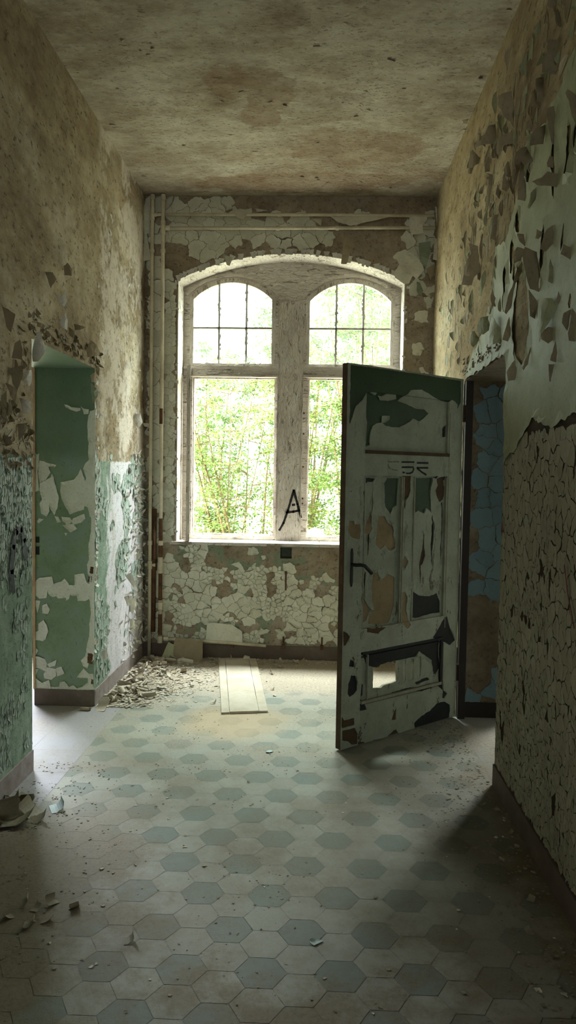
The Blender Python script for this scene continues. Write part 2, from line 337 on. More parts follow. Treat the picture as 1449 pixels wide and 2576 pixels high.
REVEAL=[[(-1.487,2.002),(-1.523,1.994),(-1.536,1.953),(-1.541,1.892),(-1.539,1.815),(-1.531,1.784),(-1.536,1.712),(-1.528,1.671),(-1.554,1.645),(-1.57,1.609),(-1.549,1.547),(-1.554,1.527),(-1.585,1.609),(-1.606,1.567),(-1.632,1.536),(-1.679,1.525),(-1.721,1.516),(-1.724,1.452),(-1.716,1.41),(-1.695,1.364),(-1.658,1.302),(-1.606,1.324),(-1.564,1.335),(-1.559,1.361),(-1.538,1.351),(-1.522,1.289),(-1.514,1.284),(-1.488,1.285)],
[(-1.865,1.661),(-1.836,1.656),(-1.815,1.646),(-1.747,1.632),(-1.763,1.616),(-1.805,1.621),(-1.789,1.58),(-1.821,1.533),(-1.863,1.511),(-1.873,1.578)],
[(-1.863,1.506),(-1.789,1.549),(-1.779,1.575),(-1.763,1.523),(-1.734,1.415),(-1.742,1.348),(-1.763,1.295),(-1.784,1.326),(-1.8,1.357),(-1.795,1.321),(-1.816,1.284),(-1.852,1.304),(-1.865,1.371),(-1.847,1.398),(-1.865,1.46)],
[(-1.907,1.733),(-1.883,1.697),(-1.868,1.707),(-1.87,1.615),(-1.878,1.589),(-1.873,1.542),(-1.868,1.459),(-1.894,1.449),(-1.907,1.552)],
[(-1.763,1.29),(-1.737,1.285),(-1.721,1.249),(-1.747,1.244)],
[(-1.716,1.286),(-1.658,1.282),(-1.642,1.256),(-1.674,1.224),(-1.711,1.26)],
[(-1.637,1.277),(-1.559,1.309),(-1.553,1.273),(-1.585,1.247),(-1.637,1.235),(-1.648,1.256)],
[(-1.868,1.273),(-1.837,1.268),(-1.874,1.236),(-1.884,1.252)],
[(-1.698,2.036),(-1.674,2.031),(-1.648,2.016),(-1.586,2.011),(-1.588,1.996),(-1.617,1.988),(-1.653,2.0),(-1.687,2.015)],
[(-1.588,2.027),(-1.565,2.009),(-1.529,2.004),(-1.534,1.974),(-1.565,1.971),(-1.57,1.994)],
[(-1.514,1.289),(-1.488,1.29),(-1.491,1.03),(-1.492,0.664),(-1.491,0.321),(-1.53,0.294),(-1.536,0.262),(-1.567,0.277),(-1.583,0.314),(-1.552,0.346),(-1.539,0.426),(-1.525,0.479),(-1.526,0.558),(-1.515,0.632),(-1.521,0.716),(-1.526,0.736),(-1.552,0.72),(-1.605,0.719),(-1.61,0.756),(-1.631,0.75),(-1.658,0.76),(-1.663,0.733),(-1.684,0.717),(-1.687,0.738),(-1.737,0.732),(-1.753,0.747),(-1.779,0.741),(-1.805,0.762),(-1.811,0.783),(-1.816,0.735),(-1.869,0.729),(-1.903,0.76),(-1.901,0.838),(-1.869,0.87),(-1.782,0.883),(-1.768,0.831),(-1.742,0.842),(-1.716,0.848),(-1.695,0.869),(-1.674,0.843),(-1.663,0.825),(-1.626,0.826),(-1.626,0.897),(-1.563,0.908),(-1.542,0.846),(-1.526,0.836),(-1.521,0.883),(-1.537,0.904),(-1.542,0.966),(-1.529,0.998),(-1.532,1.107),(-1.516,1.185)],
[(-1.711,1.229),(-1.637,1.24),(-1.608,1.207),(-1.653,1.18),(-1.679,1.203)],
[(-1.697,1.179),(-1.674,1.177),(-1.687,1.154)],
[(-1.903,0.717),(-1.861,0.713),(-1.869,0.676),(-1.88,0.629),(-1.885,0.649)],
[(-1.848,0.682),(-1.816,0.698),(-1.795,0.657),(-1.811,0.625),(-1.848,0.629)],
[(-1.875,0.555),(-1.837,0.587),(-1.816,0.546),(-1.806,0.509),(-1.822,0.456),(-1.843,0.439),(-1.901,0.449),(-1.904,0.496),(-1.875,0.507)],
[(-1.909,0.411),(-1.875,0.375),(-1.891,0.343),(-1.909,0.358)],
[(-1.909,0.337),(-1.87,0.333),(-1.832,0.318),(-1.816,0.287),(-1.822,0.233),(-1.875,0.253),(-1.907,0.258)],
[(-1.816,0.281),(-1.747,0.315),(-1.758,0.272),(-1.801,0.26)],
[(-1.816,0.26),(-1.753,0.251),(-1.753,0.203),(-1.785,0.176),(-1.832,0.185),(-1.838,0.212)],
[(-1.753,0.256),(-1.716,0.268),(-1.694,0.221),(-1.747,0.198)],
[(-1.907,0.252),(-1.875,0.248),(-1.891,0.205),(-1.91,0.21)],
[(-1.907,0.104),(-1.907,0.151),(-1.891,0.184),(-1.848,0.153),(-1.801,0.176),(-1.79,0.128),(-1.732,0.13),(-1.726,0.162),(-1.694,0.168),(-1.663,0.131),(-1.631,0.143),(-1.609,0.122),(-1.572,0.134),(-1.535,0.167),(-1.535,0.193),(-1.61,0.197),(-1.562,0.261),(-1.53,0.225),(-1.498,0.226),(-1.493,0.115)]]
RIGHT_FLAKES=[(3.853,40,'b',[(0.115,3.511),(0.08,3.517),(0.021,3.509),(0.012,3.472),(0.0,3.325),(0.022,3.366),(0.052,3.396),(0.077,3.443),(0.099,3.466),(0.108,3.489)]),(4.234,40,'b',[(0.01,3.52),(0.0,3.412),(0.069,3.429),(0.144,3.435),(0.154,3.452),(0.098,3.46),(0.071,3.478),(0.047,3.522)]),(3.844,40,'b',[(0.01,3.305),(0.0,3.249),(0.055,3.253),(0.084,3.211),(0.106,3.235),(0.108,3.256),(0.093,3.294),(0.069,3.296),(0.063,3.309)]),(4.643,30,'b',[(0.017,3.697),(0.0,3.598),(0.043,3.603),(0.042,3.666)]),(4.659,35,'b',[(0.054,3.578),(0.0,3.513),(0.006,3.48),(0.041,3.474),(0.052,3.431),(0.089,3.448),(0.097,3.527),(0.082,3.564)]),(4.375,30,'b',[(0.011,3.411),(0.0,3.32),(0.032,3.325),(0.051,3.381)]),(4.322,30,'b',[(0.044,3.309),(0.0,3.283),(0.013,3.114),(0.041,3.117)]),(3.178,45,'b',[(0.0,3.373),(0.004,3.254),(0.008,3.24),(0.07,3.271),(0.068,3.325),(0.046,3.34),(0.044,3.39)]),(3.358,45,'b',[(0.0,3.318),(0.005,3.212),(0.029,3.229),(0.038,3.29),(0.037,3.323)]),(3.403,30,'b',[(0.033,3.305),(0.019,3.24),(0.0,3.207),(0.046,3.235),(0.072,3.279)]),(3.158,45,'b',[(0.044,3.102),(0.01,3.102),(0.0,2.951),(0.017,2.956),(0.037,3.025)]),(3.306,45,'b',[(0.0,3.096),(0.01,3.017),(0.075,3.029),(0.068,3.076),(0.041,3.093)]),(3.486,40,'b',[(0.034,3.089),(0.005,3.033),(0.0,3.014),(0.041,3.009),(0.063,3.038),(0.096,3.061),(0.091,3.082),(0.065,3.095)]),(3.592,45,'b',[(0.031,3.066),(0.0,3.034),(0.004,2.879),(0.046,2.898),(0.037,2.995)]),(3.71,40,'b',[(0.051,3.148),(0.0,3.109),(0.018,2.999),(0.034,2.98),(0.048,3.045)]),(3.166,45,'b',[(0.0,2.903),(0.007,2.862),(0.033,2.874),(0.038,2.891),(0.022,2.914)]),(3.119,45,'b',[(0.0,2.818),(0.003,2.765),(0.037,2.778),(0.089,2.796),(0.112,2.817),(0.068,2.821),(0.043,2.838)]),(2.922,45,'b',[(0.004,3.031),(0.0,2.915),(0.031,3.019),(0.046,3.053),(0.037,3.064)]),(3.893,35,'b',[(0.01,3.182),(0.0,3.101),(0.039,3.123),(0.046,3.17)]),(3.908,35,'b',[(0.041,3.13),(0.0,3.068),(0.024,3.046),(0.054,3.065),(0.052,3.104)]),(4.097,35,'b',[(0.029,3.158),(0.0,3.109),(0.005,3.069),(0.033,3.103)]),(3.409,35,'o',[(0.0,2.872),(0.003,2.822),(0.034,2.788),(0.051,2.802),(0.031,2.856)]),(4.15,40,'b',[(0.0,3.006),(0.008,2.872),(0.04,2.885),(0.032,3.014)]),(4.565,40,'b',[(0.086,3.0),(0.02,2.967),(0.0,2.813),(0.035,2.785),(0.048,2.741),(0.13,2.757),(0.112,2.871),(0.062,2.93)]),(3.323,45,'b',[(0.074,2.604),(0.017,2.571),(0.0,2.493),(0.003,2.435),(0.001,2.397),(0.039,2.416),(0.065,2.488),(0.087,2.569)]),(3.612,45,'b',[(0.039,2.513),(0.026,2.575),(0.002,2.611),(0.0,2.561),(0.029,2.511),(0.051,2.4),(0.082,2.377),(0.092,2.387),(0.068,2.449)]),(3.073,15,'o',[(0.155,2.319),(0.073,2.33),(0.024,2.319),(0.0,2.271),(0.039,2.224),(0.072,2.191),(0.108,2.161),(0.154,2.189),(0.143,2.252),(0.13,2.29)]),(4.247,35,'o',[(0.064,2.487),(0.013,2.49),(0.0,2.417),(0.046,2.391),(0.097,2.41),(0.102,2.449)]),(3.981,15,'o',[(0.123,2.457),(0.057,2.428),(0.0,2.346),(0.007,2.297),(0.135,2.292),(0.141,2.387)]),(3.11,40,'b',[(0.02,2.211),(0.003,2.205),(0.0,2.157),(0.018,2.143),(0.051,2.164),(0.06,2.189)]),(3.027,40,'b',[(0.01,2.332),(0.0,2.303),(0.012,2.278),(0.022,2.299)]),(2.894,40,'b',[(0.0,2.236),(0.017,2.154),(0.039,2.187),(0.032,2.223)]),(3.128,35,'o',[(0.016,2.488),(0.0,2.441),(0.008,2.387),(0.027,2.399),(0.025,2.462)]),(3.573,40,'b',[(0.051,2.738),(0.008,2.723),(0.0,2.663),(0.027,2.692)]),(3.589,40,'b',[(0.038,2.676),(0.0,2.659),(0.015,2.608),(0.047,2.601),(0.065,2.65)]),(3.148,45,'b',[(0.0,2.624),(0.002,2.553),(0.031,2.523),(0.058,2.541),(0.042,2.597)]),(2.925,45,'b',[(0.029,2.488),(0.002,2.471),(0.0,2.423),(0.041,2.453)]),(3.798,40,'b',[(0.051,2.285),(0.009,2.391),(0.0,2.312),(0.015,2.271)]),(3.041,35,'b',[(0.011,2.139),(0.0,2.095),(0.003,2.056),(0.032,2.067),(0.02,2.117)]),(3.074,35,'b',[(0.028,2.056),(0.0,2.053),(0.021,1.985),(0.028,1.989)]),(3.662,35,'b',[(0.066,2.107),(0.014,2.158),(0.0,2.101),(0.011,2.064),(0.052,2.063)]),(3.423,40,'b',[(0.043,2.09),(0.009,2.157),(0.0,2.186),(0.012,2.105),(0.032,2.08)]),(4.404,30,'o',[(0.047,2.736),(0.0,2.782),(0.005,2.711),(0.027,2.637),(0.052,2.647)]),(4.138,35,'b',[(0.029,2.617),(0.0,2.559),(0.018,2.505),(0.034,2.56)]),(3.297,40,'b',[(0.0,2.643),(0.018,2.618),(0.038,2.627),(0.03,2.663)]),(4.539,30,'o',[(0.08,2.462),(0.036,2.467),(0.0,2.415),(0.041,2.369),(0.085,2.41)]),(3.352,45,'b',[(0.042,2.423),(0.0,2.365),(0.007,2.29),(0.031,2.306)]),(2.838,45,'b',[(0.015,2.226),(0.004,2.207),(0.0,2.102),(0.027,2.109),(0.035,2.139)])]
LEFT_FLAKES=[(3.492,45,'b',[(0.008,2.356),(0.066,2.331),(0.052,2.272),(0.044,2.241),(0.021,2.264),(0.0,2.372)]),(3.607,45,'b',[(0.0,2.137),(0.014,2.209),(0.041,2.231),(0.055,2.183),(0.052,2.134),(0.023,2.135)]),(3.878,35,'w',[(0.0,2.211),(0.006,2.269),(0.028,2.316),(0.044,2.313),(0.056,2.277),(0.084,2.247),(0.072,2.221),(0.056,2.195),(0.028,2.162),(0.0,2.159)]),(3.943,30,'b',[(0.0,2.376),(0.054,2.367),(0.03,2.343),(0.0,2.352)]),(4.283,30,'w',[(0.0,2.434),(0.014,2.478),(0.04,2.504),(0.054,2.454),(0.054,2.406),(0.014,2.415)]),(4.527,45,'b',[(0.0,2.482),(0.085,2.472),(0.037,2.448),(0.006,2.444)]),(4.762,40,'b',[(0.034,2.428),(0.082,2.406),(0.11,2.368),(0.103,2.343),(0.013,2.32),(0.0,2.365)]),(4.051,40,'b',[(0.0,2.665),(0.044,2.669),(0.067,2.638),(0.033,2.582),(0.017,2.628)]),(4.345,40,'b',[(0.0,2.774),(0.025,2.8),(0.06,2.766),(0.048,2.726),(0.006,2.723)]),(4.215,35,'w',[(0.0,2.59),(0.034,2.571),(0.059,2.622),(0.077,2.559),(0.059,2.524),(0.028,2.544)]),(3.667,25,'w',[(0.0,2.046),(0.044,2.088),(0.093,2.099),(0.096,2.039),(0.075,2.014),(0.038,2.037)]),(3.541,40,'b',[(0.0,2.009),(0.056,1.983),(0.047,1.916),(0.018,1.949)]),(3.509,40,'b',[(0.0,1.918),(0.042,1.904),(0.045,1.86),(0.013,1.854)]),(3.683,40,'b',[(0.0,1.825),(0.05,1.833),(0.034,1.776),(0.005,1.743)]),(3.695,30,'w',[(0.0,1.954),(0.073,1.942),(0.067,1.886),(0.022,1.882)]),(4.88,35,'g',[(0.0,2.169),(0.075,2.116),(0.016,2.038),(0.007,2.098)]),(4.86,35,'b',[(0.0,2.215),(0.044,2.25),(0.052,2.172),(0.007,2.174)]),(4.981,35,'b',[(0.0,2.298),(0.034,2.283),(0.023,2.227),(0.0,2.255)]),(4.443,35,'b',[(0.0,2.444),(0.039,2.428),(0.033,2.384),(0.006,2.396)]),(3.59,45,'b',[(0.0,2.085),(0.062,2.105),(0.062,2.056),(0.034,1.982),(0.011,2.015)]),(3.477,45,'b',[(0.0,1.932),(0.027,1.969),(0.031,1.856),(0.017,1.838),(0.0,1.855)]),(6.02,50,'w',[(0.009,2.061),(0.058,2.064),(0.077,1.995),(0.038,1.941),(0.0,2.0)]),(6.317,60,'w',[(0.0,2.007),(0.095,2.002),(0.081,1.965),(0.018,1.976)]),(5.771,50,'w',[(0.0,0.782),(0.045,0.805),(0.111,0.654),(0.093,0.647)]),(5.875,50,'c',[(0.0,0.578),(0.056,0.59),(0.075,0.527),(0.028,0.462)]),(5.912,45,'c',[(0.0,0.415),(0.03,0.42),(0.06,0.319),(0.006,0.326)]),(5.132,45,'w',[(0.0,0.338),(0.042,0.347),(0.051,0.276),(0.008,0.275)]),(5.741,50,'w',[(0.0,0.617),(0.028,0.632),(0.055,0.553),(0.028,0.547)]),(6.196,50,'w',[(0.0,0.624),(0.039,0.676),(0.03,0.604)])]
BACK_FLAKES=[(0.05,'c',[(0.726,3.47),(0.811,3.378),(0.844,3.296),(0.784,3.218),(0.752,3.249),(0.722,3.187),(0.681,3.182),(0.607,3.233),(0.601,3.284),(0.666,3.377)]),(0.12,'c',[(0.712,3.717),(0.859,3.753),(0.855,3.697),(0.816,3.642),(0.822,3.576),(0.726,3.56),(0.709,3.626)]),(0.05,'g',[(0.797,3.521),(0.895,3.542),(0.892,3.445),(0.859,3.316),(0.811,3.367)]),(0.14,'b',[(0.964,3.911),(1.041,3.851),(1.054,3.575),(0.978,3.57),(0.962,3.761)]),(0.1,'c',[(0.923,3.542),(0.974,3.573),(0.993,3.441),(0.969,3.349),(0.907,3.369)]),(0.05,'b',[(0.865,3.311),(0.946,3.358),(0.918,3.26),(0.898,3.214)]),(0.13,'b',[(0.969,3.573),(1.04,3.568),(1.034,3.442),(1.008,3.437),(0.98,3.533)]),(0.04,'g',[(0.791,3.211),(0.817,3.201),(0.845,3.128),(0.82,3.087),(0.793,3.128)]),(0.05,'c',[(0.924,3.823),(0.966,3.792),(0.98,3.639),(0.939,3.66)]),(0.05,'c',[(-1.487,3.876),(-1.447,3.912),(-1.441,3.736),(-1.448,3.586),(-1.472,3.586),(-1.512,3.658)]),(0.05,'c',[(-1.51,3.658),(-1.48,3.617),(-1.428,3.373),(-1.513,3.352)]),(0.1,'b',[(0.179,3.585),(0.244,3.549),(0.246,3.476),(0.203,3.327),(0.157,3.33)]),(0.1,'c',[(-0.821,3.417),(-0.745,3.381),(-0.763,3.308),(-0.786,3.315)]),(0.12,'c',[(-0.748,3.794),(-0.617,3.74),(-0.654,3.676),(-0.71,3.703)]),(0.12,'w',[(-0.563,3.794),(-0.451,3.758),(-0.543,3.74)]),(0.12,'c',[(-0.184,3.786),(-0.137,3.732),(-0.174,3.74)]),(0.12,'c',[(-0.1,3.714),(-0.008,3.705),(-0.015,3.632)]),(0.11,'c',[(0.047,3.735),(0.176,3.745),(0.561,3.727),(0.416,3.682),(0.233,3.633),(0.122,3.672)])]
OLIVE_HOLE=[(3.679,2.546),(3.557,2.519),(3.5,2.452),(3.482,2.364),(3.453,2.248),(3.497,2.145),(3.569,2.12),(3.653,2.179),(3.719,2.274),(3.73,2.441)]
# ------------------------------------------------------------------ materials
def plaster(name, ramp_, streak=(1, 1, 1), pits=0.5, dark=(70, 58, 44), rough=0.95, bumpd=0.012):
    m = Mat(name, rough)
    c = m.ramp(m.noise(2.1, 7, 0.72, streak, 0.15), *ramp_)
    s2 = m.ramp(m.noise(5.0, 6, 0.72, streak, 0.3, (3, 1, 7)), (0.42, 0.0), (0.72, 1.0))
    c = m.mix(m.math('MULTIPLY', s2, 0.45), c, dark)
    sp = m.ramp(m.noise(38, 4, 0.75, streak), (0.57, 0.0), (0.68, 1.0))
    c = m.mix(m.math('MULTIPLY', sp, pits), c, dark)
    hi = m.ramp(m.noise(11, 5, 0.7, streak, 0.0, (9, 4, 2)), (0.50, 0.0), (0.75, 1.0))
    c = m.mix(m.math('MULTIPLY', hi, 0.35), c, ramp_[-1][1])
    bl = m.ramp(m.noise(9, 6, 0.75, streak, 0.0, (2, 8, 5)), (0.50, 0.0), (0.66, 1.0))
    c = m.mix(m.math('MULTIPLY', bl, 0.28), c, dark)
    h = m.math('ADD', m.noise(26, 6, 0.75, streak), m.math('MULTIPLY', sp, -0.6))
    m.bump(h, 0.75, bumpd)
    return m, c
TAN = [(0.26, (96, 83, 60)), (0.40, (136, 119, 92)), (0.52, (166, 152, 124)), (0.70, (194, 186, 166))]
# left wall: tan distemper above, pale and green oil paint below the dado line at z = 1.67
m, tan = plaster('left_wall_plaster', TAN, (1, .5, 0.85), .85)
x_, y_, z_ = m.xyz()
edge = m.math('ADD', z_, m.math('MULTIPLY', m.noise(14, 4, 0.7), 0.05))
low = m.math('SUBTRACT', 1.0, m.step(edge, 1.685, 1.70))
white = m.ramp(m.noise(3, 6, 0.7, (1, 1, .3)), (0.35, (186, 184, 190)), (0.6, (214, 212, 218)), (0.75, (178, 172, 164)))
green = m.ramp(m.noise(9, 5, 0.7, (1, 1, .6)), (0.3, (106, 124, 108)), (0.55, (138, 158, 142)), (0.75, (162, 172, 160)))
gy = m.math('ADD', y_, m.math('MULTIPLY', m.math('SUBTRACT', m.noise(4, 6, 0.75, (1, 1, .5)), 0.5), 0.9))
gmask = m.math('SUBTRACT', 1.0, m.step(gy, 5.26, 5.34))
lowc = m.mix(gmask, white, green)
lowc = m.mix(m.ramp(m.noise(30, 4, 0.75, (1, 1, .3)), (0.60, 0.0), (0.68, 0.8)), lowc, (92, 86, 76))
lght = m.math('MULTIPLY', m.step(y_, 5.0, 5.15), 0.6)  # whiter bare plaster patches, partly the window's light put into the colour
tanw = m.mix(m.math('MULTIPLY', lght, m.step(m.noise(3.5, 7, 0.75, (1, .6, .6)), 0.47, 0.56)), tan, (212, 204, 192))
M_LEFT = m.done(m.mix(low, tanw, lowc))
# right wall
m, c = plaster('right_wall_plaster', [(0.28, (120, 98, 70)), (0.45, (158, 140, 104)), (0.58, (182, 166, 132)), (0.75, (198, 190, 160))], (1, .45, 0.8), .7)
x_, y_, z_ = m.xyz()
und = m.math('MULTIPLY', m.math('SUBTRACT', 1.0, m.step(z_, 1.80, 1.95)), m.math('SUBTRACT', 1.0, m.step(y_, 3.86, 3.88)))
M_RIGHT = m.done(m.mix(und, c, (62, 52, 38)))
m, c = plaster('bare_brown_plaster', [(0.3, (84, 72, 56)), (0.5, (112, 98, 78)), (0.7, (132, 120, 100))])
M_BROWN = m.done(c)
# back wall: brown plaster with green undercoat patches
m, c = plaster('back_wall_plaster', [(0.30, (126, 110, 90)), (0.45, (154, 138, 116)), (0.60, (168, 156, 140)), (0.78, (180, 170, 156))])
x_, y_, z_ = m.xyz()
gm = m.math('MULTIPLY', m.ramp(m.noise(5.5, 5, 0.6), (0.52, 0.0), (0.56, .8)), m.math('SUBTRACT', 1.0, m.step(z_, 1.1, 1.7)))
M_BACK = m.done(m.mix(gm, c, (126, 140, 118)))
# ceiling with rust-brown water stains
m, c = plaster('ceiling_plaster', [(0.28, (120, 104, 82)), (0.42, (154, 143, 122)), (0.55, (176, 169, 150)), (0.75, (196, 193, 178))], (0.8, 1.3, 1), 0.45, (88, 72, 54))
x_, y_, z_ = m.xyz()
def blob(cx, cy, rx, ry, wob=0.5):
    a = m.math('POWER', m.math('DIVIDE', m.math('SUBTRACT', x_, cx), rx), 2.0)
    b = m.math('POWER', m.math('DIVIDE', m.math('SUBTRACT', y_, cy), ry), 2.0)
    d = m.math('ADD', m.math('ADD', a, b), m.math('MULTIPLY', m.math('SUBTRACT', m.noise(5, 6, 0.7), 0.5), 2.6))
    return m.math('SUBTRACT', 1.0, m.step(d, 0.75, 1.0))
st = blob(-0.58, 4.56, 0.17, 0.20)
for b in ((-0.34, 4.66, 0.16, 0.26), (-0.42, 5.0, 0.15, 0.16), (0.25, 5.45, 0.5, 0.3), (-0.2, 6.1, 0.9, 0.22)):
    st = m.math('MAXIMUM', st, blob(*b))
c = m.mix(m.math('MULTIPLY', m.math('MULTIPLY', st, m.ramp(m.noise(9, 5, .7), (.3, .45), (.6, 1.0))), 0.6), c, (116, 90, 62))
far = m.math('MULTIPLY', m.step(y_, 4.9, 6.2), m.math('MULTIPLY', m.ramp(m.noise(1.8, 6, 0.7), (0.40, 0.0), (0.62, 1.0)), 0.55))
c = m.mix(far, c, (110, 84, 58))
cr = m.ramp(m.noise(15, 5, 0.7, (0.45, 1.9, 1)), (0.66, 0.0), (0.69, 1.0))
c = m.mix(m.math('MULTIPLY', cr, 0.8), c, (58, 46, 34))
M_CEIL = m.done(c)
m, c = plaster('pale_room_plaster', [(0.3, (170, 166, 158)), (0.6, (205, 203, 198)), (0.8, (214, 212, 208))], pits=0.2)
M_ROOM = m.done(c)
m = Mat('green_oil_paint', 0.5)
c = m.ramp(m.noise(4, 6, 0.7), (0.3, (98, 114, 86)), (0.5, (120, 138, 108)), (0.66, (124, 140, 128)), (0.8, (138, 154, 128)))
c = m.mix(m.ramp(m.noise(45, 4, 0.7), (0.6, 0.0), (0.72, 0.6)), c, (48, 58, 44))
x_, y_, z_ = m.xyz()
up_ = m.step(z_, 1.6, 1.75)
c = m.mix(m.math('MULTIPLY', up_, 0.5), c, (78, 98, 76))
m.bump(m.noise(60, 4, 0.6), 0.3, 0.004)
M_GREEN = m.done(c)
m = Mat('brown_skirting_paint', 0.6)
c = m.ramp(m.noise(6, 5, 0.7), (0.3, (88, 74, 64)), (0.6, (106, 92, 82)), (0.8, (128, 116, 104)))
m.bump(m.noise(40, 4, 0.6), 0.25, 0.004); M_SKIRT = m.done(c)
m = Mat('mauve_skirting_paint', 0.7)
c = m.ramp(m.noise(8, 5, 0.7), (0.3, (128, 116, 112)), (0.6, (158, 148, 148)), (0.8, (176, 166, 162)))
c = m.mix(m.ramp(m.noise(22, 4, 0.7), (0.6, 0.0), (0.7, 0.7)), c, (86, 74, 64))
m.bump(m.noise(40, 4, 0.6), 0.4, 0.005); M_SKIRT2 = m.done(c)
M_DARKWOOD = paint_mat('dark_stained_wood', (38, 32, 26), (48, 40, 32), (28, 22, 18), 0.5, 0.7)
# floor: cement hexagons under dust
m = Mat('hexagon_floor_tiles', 0.62)
at = m.n('ShaderNodeAttribute', attribute_name='tile')
ti = m.n('ShaderNodeSeparateColor'); m.t.links.new(at.outputs['Color'], ti.inputs[0])
light = m.mix(m.noise(3, 4), (148, 150, 142), (164, 164, 154))
dark = m.mix(m.noise(5, 4), (112, 124, 120), (124, 136, 128))
tile = m.mix(ti.outputs[0], light, dark)
tile = m.mix(m.math('MULTIPLY', ti.outputs[1], 0.28), tile, (120, 116, 108))
tile = m.mix(ti.outputs[2], tile, (158, 156, 164))
x_, y_, z_ = m.xyz()
d1 = m.ramp(m.noise(2.2, 7, 0.72), (0.40, 0.0), (0.66, 1.0))
# grit lies thick along the walls, near the viewer's left and in the far third
le = m.math('SUBTRACT', 1.0, m.step(m.math('SUBTRACT', x_, m.math('MULTIPLY', d1, 0.55)), -1.15, -0.45))
le = m.math('MULTIPLY', le, m.math('SUBTRACT', 1.0, m.step(y_, 3.1, 3.9)))
re_ = m.step(m.math('SUBTRACT', x_, m.math('MULTIPLY', d1, -0.35)), 0.75, 1.15)
re_ = m.math('MULTIPLY', re_, m.math('SUBTRACT', 1.0, m.step(y_, 4.4, 5.2)))
fa = m.step(m.math('ADD', y_, m.math('MULTIPLY', d1, 0.5)), 5.1, 5.75)
ne = m.math('SUBTRACT', 1.0, m.step(m.math('SUBTRACT', y_, m.math('MULTIPLY', d1, 0.9)), 1.5, 2.4))
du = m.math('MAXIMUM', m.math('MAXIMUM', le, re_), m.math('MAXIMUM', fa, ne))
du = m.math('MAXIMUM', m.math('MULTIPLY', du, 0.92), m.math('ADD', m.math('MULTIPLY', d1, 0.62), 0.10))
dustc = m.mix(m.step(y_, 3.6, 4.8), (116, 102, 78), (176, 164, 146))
dustc = m.mix(m.ramp(m.noise(60, 4, 0.7), (0.45, 0.0), (0.7, 0.6)), dustc, (84, 74, 58))
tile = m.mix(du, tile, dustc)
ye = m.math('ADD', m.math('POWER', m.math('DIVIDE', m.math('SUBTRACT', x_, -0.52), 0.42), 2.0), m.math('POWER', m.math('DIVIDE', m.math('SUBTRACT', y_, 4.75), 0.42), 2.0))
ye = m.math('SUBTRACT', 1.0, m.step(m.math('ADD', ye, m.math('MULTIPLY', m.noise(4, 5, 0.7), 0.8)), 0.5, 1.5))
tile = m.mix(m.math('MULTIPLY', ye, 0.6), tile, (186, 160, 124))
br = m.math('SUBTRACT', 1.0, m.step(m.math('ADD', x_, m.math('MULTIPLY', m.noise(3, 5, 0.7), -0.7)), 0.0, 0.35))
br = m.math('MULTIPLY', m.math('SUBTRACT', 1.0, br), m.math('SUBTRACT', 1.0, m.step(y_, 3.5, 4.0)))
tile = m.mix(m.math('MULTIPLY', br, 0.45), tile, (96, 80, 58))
gr = m.ramp(m.noise(120, 3, 0.7), (0.64, 0.0), (0.70, 0.7))
tile = m.mix(gr, tile, (70, 64, 54))
m.bump(m.math('ADD', m.noise(70, 5, 0.7), m.math('MULTIPLY', du, 0.6)), 0.35, 0.006)
M_FLOOR = m.done(tile)
# window joinery: flaking white paint over grey wood
def whitewood(name, sc):
    m = Mat(name, 0.75)
    c = m.ramp(m.noise(5, 5, 0.65), (0.3, (176, 166, 154)), (0.6, (206, 198, 188)), (0.8, (216, 210, 202)))
    fl = m.noise(16, 6, 0.78, sc, 0.4)
    pk = m.ramp(fl, (0.575, 0.0), (0.60, 1.0))
    c = m.mix(m.math('MULTIPLY', pk, 0.8), c, (124, 108, 90))
    ck = m.ramp(m.voro(34, sc), (0.0, 1.0), (0.035, 0.0))
    c = m.mix(m.math('MULTIPLY', ck, m.ramp(m.noise(6, 3), (0.45, 0.0), (0.62, 0.5))), c, (96, 82, 70))
    m.bump(m.math('SUBTRACT', m.math('MULTIPLY', pk, -1.0), m.math('MULTIPLY', ck, 0.6)), 0.8, 0.006)
    return m.done(c)
M_WOODV = whitewood('flaking_white_paint_upright', (1.6, 1, 0.35))
M_WOODH = whitewood('flaking_white_paint_level', (0.35, 1, 1.6))
M_IRON = paint_mat('white_painted_iron', (190, 186, 178), (200, 196, 188), (80, 66, 52), 0.7)
g = Mat('dusty_glass', 0.15)
tr = g.n('ShaderNodeBsdfTransparent'); tr.inputs[0].default_value = (0.93, 0.97, 0.95, 1)
tl = g.n('ShaderNodeBsdfTranslucent'); tl.inputs[0].default_value = (0.85, 0.9, 0.88, 1)
mx = g.n('ShaderNodeMixShader')
g.t.links.new(g.math('ADD', 0.0, g.math('MULTIPLY', g.noise(6, 5, 0.65), 0.02)), mx.inputs[0])
g.t.links.new(tr.outputs[0], mx.inputs[1]); g.t.links.new(tl.outputs[0], mx.inputs[2])
g.t.links.new(mx.outputs[0], g.t.nodes['Material Output'].inputs[0]); M_GLASS = g.m
M_CREAM = paint_mat('cream_green_paint', (196, 196, 176), (212, 211, 196), (136, 126, 104), 0.32)
M_WHITE = paint_mat('chalky_white_paint', (196, 194, 188), (216, 214, 208), (140, 128, 110), 0.5)
M_OLIVE = paint_mat('olive_cream_paint', (152, 155, 122), (168, 171, 138), (114, 106, 80), 0.4)
M_OLIVE2 = paint_mat('drab_cream_paint', (150, 145, 119), (166, 160, 136), (112, 102, 80), 0.4)
M_FLBROWN = paint_mat('brown_backed_paint', (136, 123, 98), (168, 154, 128), (96, 84, 64), 0.45)
M_FLGREEN = paint_mat('green_paint_flake', (128, 141, 118), (150, 160, 138), (104, 100, 84), 0.5)
M_SAGE = paint_mat('pale_sage_crackle', (150, 168, 158), (178, 190, 182), (92, 110, 98), 0.5)
M_BLUE = paint_mat('blue_oil_paint', (92, 114, 120), (104, 124, 128), (84, 90, 86), 0.35)
